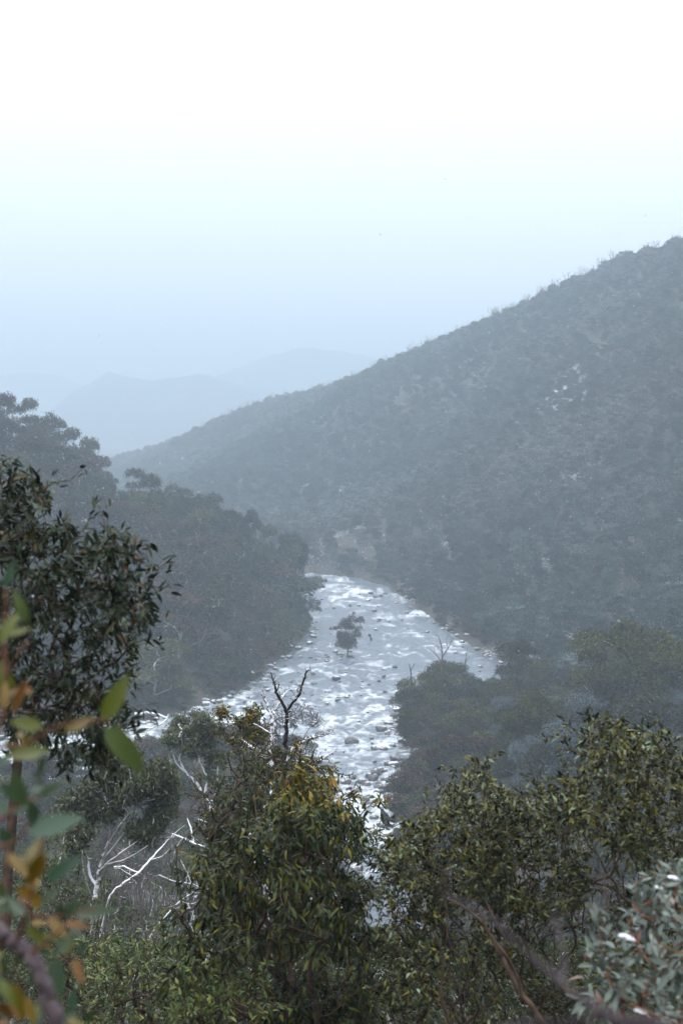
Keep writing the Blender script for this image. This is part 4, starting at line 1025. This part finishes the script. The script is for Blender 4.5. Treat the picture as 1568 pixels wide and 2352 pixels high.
limbs_and_tufts('gum_tree', 'soft pale olive gum with bare grey branches beneath its crown', 'tree', [
    [(490, 1880, 58, .4), (485, 1850, 58, .36), (470, 1825, 58, .32), (445, 1795, 58, .27), (425, 1775, 58, .22), (412, 1745, 58, .18), (420, 1715, 58, .12), (415, 1685, 58, .08)],
    [(470, 1825, 58, .25), (478, 1790, 58, .2), (462, 1760, 58, .17), (452, 1725, 58, .13), (440, 1700, 58, .09)], [(425, 1775, 58, .15), (405, 1755, 58, .12), (395, 1725, 58, .09), (390, 1700, 58, .06)],
    [(485, 1850, 58, .2), (500, 1810, 58, .16), (498, 1770, 58, .12), (508, 1735, 58, .08)], [(412, 1745, 58, .1), (430, 1735, 58, .08), (455, 1700, 58, .05)]], M['bark_snow'],
    [(445, 1660, 46, 26, 58, 1.2), (412, 1682, 40, 22, 58, 1.2), (470, 1690, 40, 26, 58, 1.0), (395, 1702, 30, 12, 58, .8), (485, 1745, 30, 30, 58, .8), (505, 1790, 26, 20, 58, .8), (440, 1710, 60, 24, 58, 1.0)],
    M['leaf_soft'], 11000, .07, .5, 190, .013, 6)
limbs_and_tufts('gum_tree', 'white-branched gum with fanning snow-lined limbs under a rounded grey-green crown', 'tree', [
    [(214, 2130, 38, .34), (216, 2080, 38, .32), (222, 2040, 38, .28), (228, 2005, 38, .24), (236, 1975, 38, .2), (248, 1940, 38, .16), (256, 1905, 38, .12), (262, 1870, 38, .08)],
    [(228, 2005, 38, .18), (245, 1985, 37.8, .15), (268, 1968, 37.6, .13), (298, 1945, 37.5, .1), (326, 1925, 37.5, .07), (350, 1900, 37.5, .05)],
    [(236, 1975, 38, .16), (262, 1945, 38.2, .12), (285, 1915, 38.3, .1), (300, 1880, 38.3, .08), (315, 1850, 38.3, .05)],
    [(222, 2040, 38, .2), (206, 2010, 38.3, .16), (202, 1975, 38.5, .13), (190, 1940, 38.5, .1), (182, 1905, 38.5, .07), (178, 1880, 38.5, .05)],
    [(216, 2080, 38, .18), (205, 2050, 37.6, .14), (196, 2020, 37.4, .12), (190, 1985, 37.4, .08), (188, 1960, 37.4, .05)],
    [(248, 1940, 38, .1), (272, 1900, 37.8, .08), (296, 1870, 37.8, .06), (322, 1840, 37.6, .04)], [(245, 1985, 37.8, .1), (280, 1978, 37.5, .08), (312, 1962, 37.2, .06), (340, 1942, 37, .04)],
    [(256, 1905, 38, .07), (250, 1870, 38, .05), (244, 1840, 38, .03)]], M['bark_silver'],
    [(330, 1775, 58, 42, 38, 1.2), (290, 1750, 50, 30, 38.5, 1.2), (370, 1800, 34, 42, 38, 1.0), (360, 1860, 34, 36, 38, 1.0), (280, 1810, 60, 34, 38, 1.2), (225, 1815, 56, 34, 38, 1.2), (190, 1860, 40, 36, 38, 1.0), (330, 1910, 40, 26, 38, .8), (245, 1860, 50, 26, 38, .8), (180, 1930, 30, 30, 38, .8)],
    M['leaf_soft'], 42000, .066, .8, 300, .012, 7)
drawn('fallen_tree', 'long snow-covered branch curving up to the right through the hollow', 'fallen tree', [
    [(248, 2070, 34, .10), (262, 2045, 34, .12), (290, 2025, 34, .12), (318, 2005, 34, .10), (345, 1975, 34.5, .09), (372, 1945, 35, .07), (400, 1915, 35, .04), (425, 1895, 35, .02)],
    [(262, 1992, 36, .10), (285, 1990, 36, .11), (305, 2000, 36, .10), (325, 2008, 36, .06)], [(345, 1975, 34.5, .05), (372, 1968, 34.5, .04), (398, 1942, 34.5, .02)]], M['bark_white'])
drawn('dead_tree', 'bleached dead tree whose white limbs reach left from behind the big leafy gum', 'dead tree', [
    [(690, 2180, 42, .2), (640, 2070, 42, .2), (560, 1995, 42, .2), (495, 1955, 42, .2), (445, 1938, 42, .18), (420, 1925, 42, .16), (395, 1915, 42, .1)],
    [(640, 2070, 42, .2), (570, 1960, 43, .18), (520, 1905, 43.5, .17), (495, 1893, 44, .16), (472, 1888, 44, .15), (452, 1880, 44, .08)],
    [(445, 1938, 42, .13), (438, 1900, 42.3, .11), (430, 1880, 42.5, .07)], [(560, 1995, 42, .16), (500, 2035, 40, .14), (470, 2045, 38, .12), (440, 2030, 37, .11), (400, 2025, 36, .08), (365, 2010, 36, .05)],
    [(440, 2030, 37, .1), (424, 1995, 37, .1), (415, 1975, 37, .05)], [(420, 1925, 42, .08), (404, 1948, 42, .07), (398, 1975, 42, .04)]], M['bark_white'], .42)
drawn('dead_limb', 'long thin white bough rising to the right toward the big leafy gum', 'dead limb', [[(345, 2150, 30, .10), (380, 2105, 30, .11), (415, 2070, 30, .1), (450, 2045, 30, .06), (482, 2015, 30, .03)], [(415, 2070, 30, .05), (440, 2078, 30, .04), (462, 2066, 30, .02)]], M['bark_white'], .42)
limbs_and_tufts('bare_shrub', 'leafless brown river shrub behind the black dead limbs', 'shrub', [
    [(660, 1712, 190, .25), (668, 1690, 190, .2), (680, 1668, 190, .15)], [(690, 1712, 190, .25), (700, 1690, 190, .2), (715, 1665, 190, .12)], [(640, 1712, 190, .25), (640, 1690, 190, .2), (645, 1668, 190, .12)]], M['bark_grey'],
    [(690, 1640, 48, 24, 190, 3), (650, 1655, 36, 22, 190, 3), (600, 1672, 44, 18, 192, 3), (720, 1655, 24, 18, 190, 2)], M['bank_rust'], 900, .17, .2, 260, .05, 8)

# ------------------------------------------------------------------ leafy gums and shrubs in front
near_plant('gum_tree', 'dark dense gum crown behind the top of the orange-tipped one, dead limbs over it', 'tree',
           [([(545, 1800), (562, 1750), (600, 1722), (640, 1712), (690, 1706), (722, 1722), (735, 1752), (742, 1800), (752, 1850), (560, 1880)], 24, 27, 420),
            ([(478, 1900), (482, 1845), (500, 1810), (535, 1790), (560, 1800), (590, 1840), (590, 1900), (520, 1960), (470, 1950)], 24, 26.5, 260)],
           [(-.9, 26), (-2.2, 26)], M['bark_brown'], M['leaf_centre'], 15000, .085, .34, per_tip=14, tipspread=1.2, droop=.5, rb=.16, rmin=.006, parts=0,
           tintf=lambda px, py, r: r ** 1.35 * .7, st=2, seed=31, fold=0)
near_plant('gum_tree', 'big drooping-leaved gum with orange and gold new growth at its top, in the centre', 'tree',
           [([(625, 1845), (650, 1808), (700, 1796), (735, 1812), (752, 1845), (790, 1885), (800, 1900), (560, 1900), (590, 1872)], 11.3, 13.2, 150),
            ([(560, 1880), (800, 1875), (835, 1920), (856, 1975), (858, 2030), (835, 2060), (500, 2060), (470, 1990), (500, 1930)], 10.8, 13.5, 420),
            ([(455, 2050), (850, 2040), (866, 2110), (856, 2160), (825, 2190), (842, 2250), (856, 2300), (840, 2400), (430, 2400), (405, 2250), (430, 2130)], 10.6, 13.5, 640)],
           [(-.6, 12.3), (-.2, 12.6)], M['bark_brown'], M['leaf_centre'], 15500, .098, .24, per_tip=10, tipspread=1.2, droop=.95, rb=.07, rmin=.004, parts=290,
           tintf=lambda px, py, r: r ** 1.5 * .74 + .34 * np.clip((1905 - py) / 90, 0, 1) - .05, clump=.7, ragged=.14, st=4, seed=32)
near_plant('shrub', 'leafy olive shrub at the left end of the right-hand thicket, next to the river', 'shrub',
           [([(865, 1985), (890, 1960), (935, 1905), (985, 1880), (1000, 1850), (1040, 1800), (1075, 1775), (1115, 1790), (1125, 1840), (1150, 1870), (1150, 2080), (900, 2120), (870, 2060)], 9.6, 12.4, 950),
            ([(880, 2090), (1150, 2060), (1150, 2380), (900, 2380), (885, 2260), (870, 2160)], 9.6, 12, 330)],
           [(.9, 10.8), (1.3, 11.2), (.7, 10.9)], M['bark_brown'], M['leaf_right'], 17000, .052, .38, per_tip=14, tipspread=1.1, droop=.02, rb=.02, rmin=.0025, parts=200, st=3, seed=33, fold=0,
           tintf=lambda px, py, r: r ** 1.5)
near_plant('shrub', 'shorter olive shrub in the middle of the right-hand thicket with two upright tips', 'shrub',
           [([(1140, 1880), (1160, 1840), (1190, 1812), (1215, 1835), (1250, 1830), (1275, 1798), (1295, 1820), (1320, 1860), (1340, 2080), (1140, 2090)], 9.8, 12.6, 720),
            ([(1130, 2070), (1345, 2060), (1345, 2380), (1130, 2380)], 9.8, 12.2, 260)],
           [(1.7, 11), (1.9, 11.4)], M['bark_brown'], M['leaf_right'], 13000, .052, .38, per_tip=14, tipspread=1.1, droop=.02, rb=.02, rmin=.0025, parts=150, st=3, seed=34, fold=0,
           tintf=lambda px, py, r: r ** 1.4)
near_plant('shrub', 'tallest olive shrub of the right-hand thicket, topmost leafy tip near the right edge', 'shrub',
           [([(1290, 1800), (1345, 1770), (1352, 1700), (1390, 1680), (1425, 1668), (1470, 1690), (1510, 1700), (1545, 1710), (1620, 1740), (1640, 1960), (1560, 1990), (1400, 1960), (1330, 1870)], 8.6, 11.4, 900),
            ([(1320, 1900), (1620, 1960), (1620, 2380), (1330, 2380), (1325, 2100)], 8.8, 11.4, 420)],
           [(2.1, 10), (2.4, 10.3)], M['bark_brown'], M['leaf_right'], 16000, .052, .38, per_tip=14, tipspread=1.1, droop=-.05, rb=.02, rmin=.0025, parts=180, st=3, seed=35, fold=0,
           tintf=lambda px, py, r: r ** 1.6)
near_plant('shrub', 'grey-green undergrowth shrub at the bottom between the blurred branch and the big gum', 'shrub',
           [([(190, 2240), (240, 2200), (300, 2165), (380, 2150), (460, 2180), (480, 2400), (190, 2400)], 12, 15, 520)], [(-1.9, 13.5), (-1.5, 13)], M['bark_brown'], M['leaf_under'], 6500, .062, .28,
           per_tip=12, tipspread=1.2, droop=.1, rb=.03, rmin=.003, parts=60, st=3, seed=36, fold=0)
near_plant('shrub', 'dark olive shrub behind the blurred branch in the lower left', 'shrub',
           [([(-40, 1990), (60, 1960), (130, 1930), (160, 1990), (190, 2040), (230, 2100), (250, 2180), (230, 2400), (-40, 2400)], 15, 19, 560)], [(-3.8, 17), (-3.2, 17)], M['bark_brown'], M['leaf_under'], 7000, .062, .3,
           per_tip=12, tipspread=1.2, droop=.1, rb=.04, rmin=.003, parts=0, st=2, seed=37, fold=0, tintf=lambda px, py, r: r * .7)
near_plant('shrub', 'yellow-green low shrub filling the bottom edge under the big gum', 'shrub',
           [([(360, 2290), (460, 2262), (560, 2280), (620, 2300), (620, 2400), (360, 2400)], 10, 11.2, 130)], [(-1, 10.8)], M['bark_brown'], M['leaf_under'], 1300, .06, .3,
           per_tip=10, tipspread=1.2, droop=.0, rb=.03, rmin=.003, parts=60, st=3, seed=38, fold=0, tintf=lambda px, py, r: .3 + r * .6)
near_plant('gum_shrub', 'tall dark leathery-leaved gum shrub rising at the left edge', 'shrub',
           [([(-60, 1030), (8, 1040), (40, 1062), (88, 1078), (100, 1120), (122, 1180), (100, 1230), (-60, 1240)], 7.2, 8.6, 110),
            ([(-60, 1230), (110, 1215), (160, 1190), (185, 1215), (225, 1240), (255, 1222), (285, 1262), (300, 1310), (318, 1345), (300, 1400), (-60, 1400)], 7.0, 8.8, 330),
            ([(-60, 1400), (305, 1390), (326, 1385), (300, 1440), (312, 1500), (298, 1560), (282, 1600), (-60, 1600)], 7.0, 8.8, 300),
            ([(-60, 1590), (275, 1590), (305, 1655), (285, 1710), (270, 1780), (245, 1800), (215, 1770), (190, 1720), (120, 1700), (-60, 1720)], 7.0, 8.6, 210)],
           [(-2.3, 8.0)], M['bark_brown'], M['leaf_left'], 8500, .070, .29, per_tip=9, tipspread=1.0, droop=.22, rb=.032, rmin=.0022, parts=290, st=4, seed=39, sub=1, tintf=lambda px, py, r: r ** 1.9, ragged=.16, clump=.5)
near_plant('frosted_shrub', 'pale grey-green shrub with clots of snow on its leaves in the lower right corner', 'shrub',
           [([(1600, 1985), (1560, 1995), (1530, 2020), (1480, 2040), (1490, 2090), (1450, 2110), (1405, 2150), (1400, 2220), (1385, 2250), (1400, 2330), (1440, 2400), (1640, 2400), (1640, 2000)], 4.7, 6, 190)],
           [(1.45, 5.4)], M['bark_red'], M['leaf_frost'], 1250, .064, .32, per_tip=7, tipspread=1.0, droop=.1, rb=.02, rmin=.002, parts=280, st=4, seed=40)

# clots of snow on that shrub, and a few on the others
def snow_clot(px, py, d, wpx, hpx, label):
    rs = np.random.RandomState(int(px)); p = at(px, py, d); s = d / F
    import bmesh
    bm = bmesh.new(); bmesh.ops.create_icosphere(bm, subdivisions=3, radius=1)
    for v in bm.verts:
        c = np.array(v.co[:]); k = 1 + .5 * (float(fbm(np.array(c[0] * 1.7 + px), np.array(c[1] * 1.7 + c[2] * 2), 12, 3)) - .5)
        v.co = (c[0] * k * wpx * .5 * s, c[1] * k * wpx * .35 * s, (c[2] if c[2] > 0 else c[2] * .4) * k * hpx * .5 * s)
    me = bpy.data.meshes.new('snow_clot'); bm.to_mesh(me); bm.free(); me.materials.append(M['snow']); me.polygons.foreach_set('use_smooth', [True] * len(me.polygons))
    o = link('snow_clot', me, None, tuple(p)); o.rotation_euler = (0, .35, rs.rand()); return tag(o, label, 'snow')
snow_clot(1438, 2155, 4.9, 48, 17, 'largest clot of snow lying on leaves of the frosted shrub')
snow_clot(1545, 2018, 5.0, 34, 12, 'clot of snow on the top leaves of the frosted shrub at the right edge')
snow_clot(1400, 2205, 4.9, 22, 12, 'small round clot of snow at the left tip of the frosted shrub')
snow_clot(1470, 2325, 4.8, 44, 13, 'long clot of snow near the bottom of the frosted shrub')
snow_clot(1512, 2040, 5.0, 20, 9, 'small clot of snow just below the top leaves of the frosted shrub')

# ------------------------------------------------------------------ out-of-focus branches close to the lens
def close_branch():
    org = at(60, 2190, 2.5); t = thing('gum_branch', 'blurred branch with green and orange leaves hanging closest to the eye at the left edge', 'branch', org)
    polytree(t, org, [[(-60, 2080, 2.5, .022), (0, 2135, 2.5, .024), (38, 2165, 2.5, .026), (72, 2195, 2.5, .027), (98, 2235, 2.5, .028), (112, 2290, 2.5, .030), (150, 2420, 2.5, .034)]], M['bark_purple'], 8, 'stem')
    tw = [[(38, 2165, 2.5, .010), (60, 2100, 2.45, .008), (75, 2040, 2.45, .007), (90, 1960, 2.4, .006), (110, 1900, 2.4, .005)], [(60, 2100, 2.45, .007), (120, 2110, 2.5, .006), (170, 2095, 2.5, .004), (225, 2090, 2.5, .003)],
          [(-30, 1720, 2.5, .010), (10, 1640, 2.5, .009), (14, 1560, 2.5, .008), (8, 1480, 2.5, .008), (14, 1400, 2.5, .007), (12, 1330, 2.5, .005)], [(-30, 1720, 2.5, .007), (60, 1712, 2.4, .006), (120, 1672, 2.35, .005), (210, 1655, 2.3, .004), (250, 1655, 2.3, .003)],
          [(72, 2195, 2.5, .008), (120, 2150, 2.4, .006), (160, 2120, 2.4, .004)], [(14, 1560, 2.5, .005), (40, 1500, 2.4, .004), (70, 1470, 2.4, .003)], [(-20, 1900, 2.5, .008), (40, 1850, 2.5, .006), (90, 1830, 2.5, .004)],
          [(-60, 2000, 2.5, .01), (-10, 1950, 2.5, .008), (40, 1930, 2.5, .006), (70, 1890, 2.4, .004)]]
    polytree(t, org, tw, M['bark_red'], 5, 'twig')
    # leaf: from, to, tint (0 dark green .3 green .5 blue-green .7 yellow-green .88 gold 1 rust)
    LV = [((68, 1912), (186, 1876), .5), ((240, 1668), (338, 1775), .62), ((235, 1655), (295, 1552), .68), ((110, 2022), (172, 1972), .5), ((20, 1735), (110, 1722), .74), ((130, 2195), (168, 2140), .35), ((128, 2200), (140, 2290), .4),
          ((170, 2098), (262, 2085), .3), ((100, 1670), (22, 1655), .7), ((0, 1800), (60, 1850), .45), ((60, 1850), (30, 1770), .3), ((6, 1630), (20, 1560), .88), ((30, 1640), (60, 1560), .95), ((0, 1480), (34, 1400), .66),
          ((20, 1460), (70, 1440), .7), ((60, 1430), (40, 1360), .62), ((10, 1350), (34, 1290), .55), ((0, 1900), (36, 1960), .5), ((20, 1960), (64, 2010), .88), ((40, 2040), (100, 2070), .85), ((60, 2100), (16, 2060), .4),
          ((110, 2110), (160, 2150), .9), ((60, 2130), (110, 2170), .75), ((60, 1990), (90, 1920), .8), ((10, 2060), (-30, 2000), .6), ((150, 2120), (205, 2125), .95), ((95, 2070), (140, 2040), .35), ((30, 1590), (0, 1520), .75),
          ((90, 1830), (140, 1800), .35), ((70, 1840), (88, 1910), .4), ((170, 2200), (190, 2260), 1.0), ((150, 1680), (210, 1645), .8), ((12, 1700), (50, 1745), .6), ((0, 2250), (40, 2310), .7), ((30, 2260), (60, 2340), .8),
          ((0, 2200), (26, 2250), .35), ((60, 2290), (80, 2352), .85), ((-10, 1560), (20, 1620), .7), ((100, 1960), (60, 2040), .9), ((180, 2060), (150, 2110), .4), ((20, 1870), (-20, 1830), .5), ((110, 1740), (70, 1790), .3)]
    lm = leaf_part_meshes(M['leaf_blur'], (.05, .3, .4, .5, .62, .7, .8, .88, .97), 6, .10, .36); tv = np.array([x[0] for x in lm])
    for i, (a, b, tn) in enumerate(LV):
        d0 = 2.35 + .25 * ((i * 7) % 5) / 5; A = at(a[0], a[1], d0); B = at(b[0], b[1], d0 + .02 * ((i % 3) - 1)); L = np.linalg.norm(B - A)
        nn = np.array((R.normal(0, .5), -1.0, .6 + R.normal(0, .4))); j = (int(np.argmin(np.abs(tv - tn))) // 3) * 3 + i % 2
        place_leaf(lm[j][1], t, A - org, B - A, nn, L * 1.04)
    V = []
    rs = np.random.RandomState(4); n = 70
    px = rs.uniform(-60, 190, n); py = np.where(rs.rand(n) < .6, rs.uniform(2050, 2380, n), rs.uniform(1500, 2050, n)); m = px < np.where(py > 2050, 200, 90); px, py = px[m], py[m]
    for i in range(len(px)):
        d0 = rs.uniform(2.5, 3.0); A = at(px[i], py[i], d0); ax = rs.normal(0, 1, 3); ax[2] -= .4; j = rs.randint(len(lm))
        place_leaf(lm[j][1], t, A - org, ax, np.array((rs.normal(0, .4), -1, .7)), rs.uniform(.035, .06))
    return t
close_branch()
def right_branch():
    org = at(1400, 2352, 1.86)
    t = thing('bare_branch', 'thick blurred bare grey branch running up from the bottom right edge', 'branch', org)
    polytree(t, org, [[(1650, 2400, 1.29, 00.0138), (1500, 2352, 1.34, 00.0124), (1390, 2335, 1.39, 00.0110), (1320, 2290, 1.44, 00.0088), (1255, 2225, 1.49, 00.0072), (1200, 2180, 1.54, 00.0055), (1150, 2125, 1.58, 00.0039), (1090, 2085, 1.64, 00.0030), (1030, 2060, 1.69, 00.0019), (1000, 2040, 1.69, 00.0011)]], M['bark_dusk'], 8, 'stem')
    polytree(t, org, [[(1290, 2262, 1.46, 00.0055), (1298, 2210, 1.54, 00.0044), (1285, 2150, 1.58, 00.0030), (1270, 2110, 1.64, 00.0017)], [(1390, 2335, 1.39, 00.0083), (1280, 2350, 1.44, 00.0066), (1180, 2352, 1.49, 00.0055), (1120, 2372, 1.49, 00.0041)],
                      [(1150, 2125, 1.58, 00.0028), (1168, 2170, 1.64, 00.0019), (1180, 2230, 1.69, 00.0011)]], M['bark_dusk'], 6, 'twig')
right_branch()
def stems(label, lines):
    org = at(*lines[0][0][:3]); t = thing('bare_branch', label, 'branch', org); polytree(t, org, lines, M['bark_brown'], 5, 'stem')
stems('dark bare stems crossing upward in front of the right-hand thicket', [
    [(1270, 2380, 6.5, .03), (1200, 2290, 6.6, .026), (1150, 2200, 6.7, .022), (1110, 2120, 6.8, .017), (1060, 2080, 6.9, .012), (1020, 2062, 7, .007)], [(1200, 2290, 6.6, .018), (1185, 2230, 6.6, .015), (1120, 2140, 6.7, .012), (1095, 2085, 6.7, .006)],
    [(1150, 2200, 6.7, .014), (1160, 2160, 6.7, .012), (1110, 2060, 6.8, .006)], [(1040, 2380, 7, .02), (1010, 2290, 7, .016), (1020, 2200, 7, .012), (990, 2130, 7, .008)], [(1380, 2380, 7, .02), (1400, 2280, 7.1, .018), (1370, 2180, 7.2, .014), (1395, 2080, 7.3, .01), (1385, 2000, 7.4, .006)]])

ru = np.random.RandomState(55); us = []
for _ in range(5000):
    if len(us) >= 130: break
    d = ru.uniform(15, 62); px = ru.uniform(0, 1568); x = (px - 784) / F * d; H = ru.uniform(2.0, 4.2); g = gz(x, d); py = project(np.array((x, d, g + H)))[1]
    if py < 2130 or py > 2700 or 835 < px < 905 and py < 2300: continue
    if any((x - a) ** 2 + (d - b) ** 2 < 1.7 ** 2 for a, b in us): continue
    us.append((x, d)); put_tree('slope_shrub', SL[ru.choice(2, p=[.7, .3])], 'dark undergrowth shrub glimpsed on the steep ground behind the foreground thicket', 'shrub', x, d, H, 'undergrowth shrubs on the steep ground', z=g, sx=1.3)
TWIGGY = [bare_tree_mesh(400 + k, 6, 2.4, M[('bark_silver', 'bark_grey', 'bark_grey')[k % 3]], 90, .06) for k in range(5)]
rt = np.random.RandomState(91)
for k in range(15):
    d = rt.uniform(40, 72); px = rt.uniform(150, 520); py = rt.uniform(1880, 2110) - (d - 40) * 1.5; p = at(px, py, d)
    if in_poly(px, py, CLEAR): continue
    g = gz(p[0], d); H = rt.uniform(4, 7)
    t = thing('bare_shrub', 'leafless twiggy grey shrub in the hollow left of the big leafy gum', 'shrub', (p[0], d, p[2] - H), 'leafless shrubs in the hollow')
    t.location.z = max(g, t.location.z - 1.5); H = p[2] - t.location.z; t.scale = (H / 6 * .8,) * 2 + (H / 6,); t.rotation_euler = (rt.normal(0, .12), rt.normal(0, .12), rt.rand() * 6.28)
    if t.location.z > g + .3:
        t.location.z = g; t.scale = (.8 * (p[2] - g) / 6 * .6,) * 2 + ((p[2] - g) / 6,)
    link('branches', TWIGGY[rt.randint(5)], t)

rf = np.random.RandomState(66); n = 26000; d = 5 + 95 * rf.rand(n) ** .6
P3 = np.stack((rf.uniform(-.34, .34, n) * d, d, HC + rf.uniform(-.50, .42, n) * d), -1); P3 = P3[P3[:, 2] > ground_z(P3[:, 0], P3[:, 1]) + .2]; n = len(P3)
tet = np.array([(1, 1, 1), (-1, -1, 1), (-1, 1, -1), (1, -1, -1)]) / 1.7; rad_ = rf.uniform(.0025, .0060, n)
V = (P3[:, None] + tet[None] * rad_[:, None, None]).reshape(-1, 3); b = (np.arange(n) * 4)[:, None]
Fq = np.concatenate([b + np.array([f]) for f in ((0, 1, 2), (0, 3, 1), (0, 2, 3), (1, 3, 2))])
link('falling_snow', mesh_np('falling_snow', V, Fq, M['snow']))['kind'] = 'stuff'
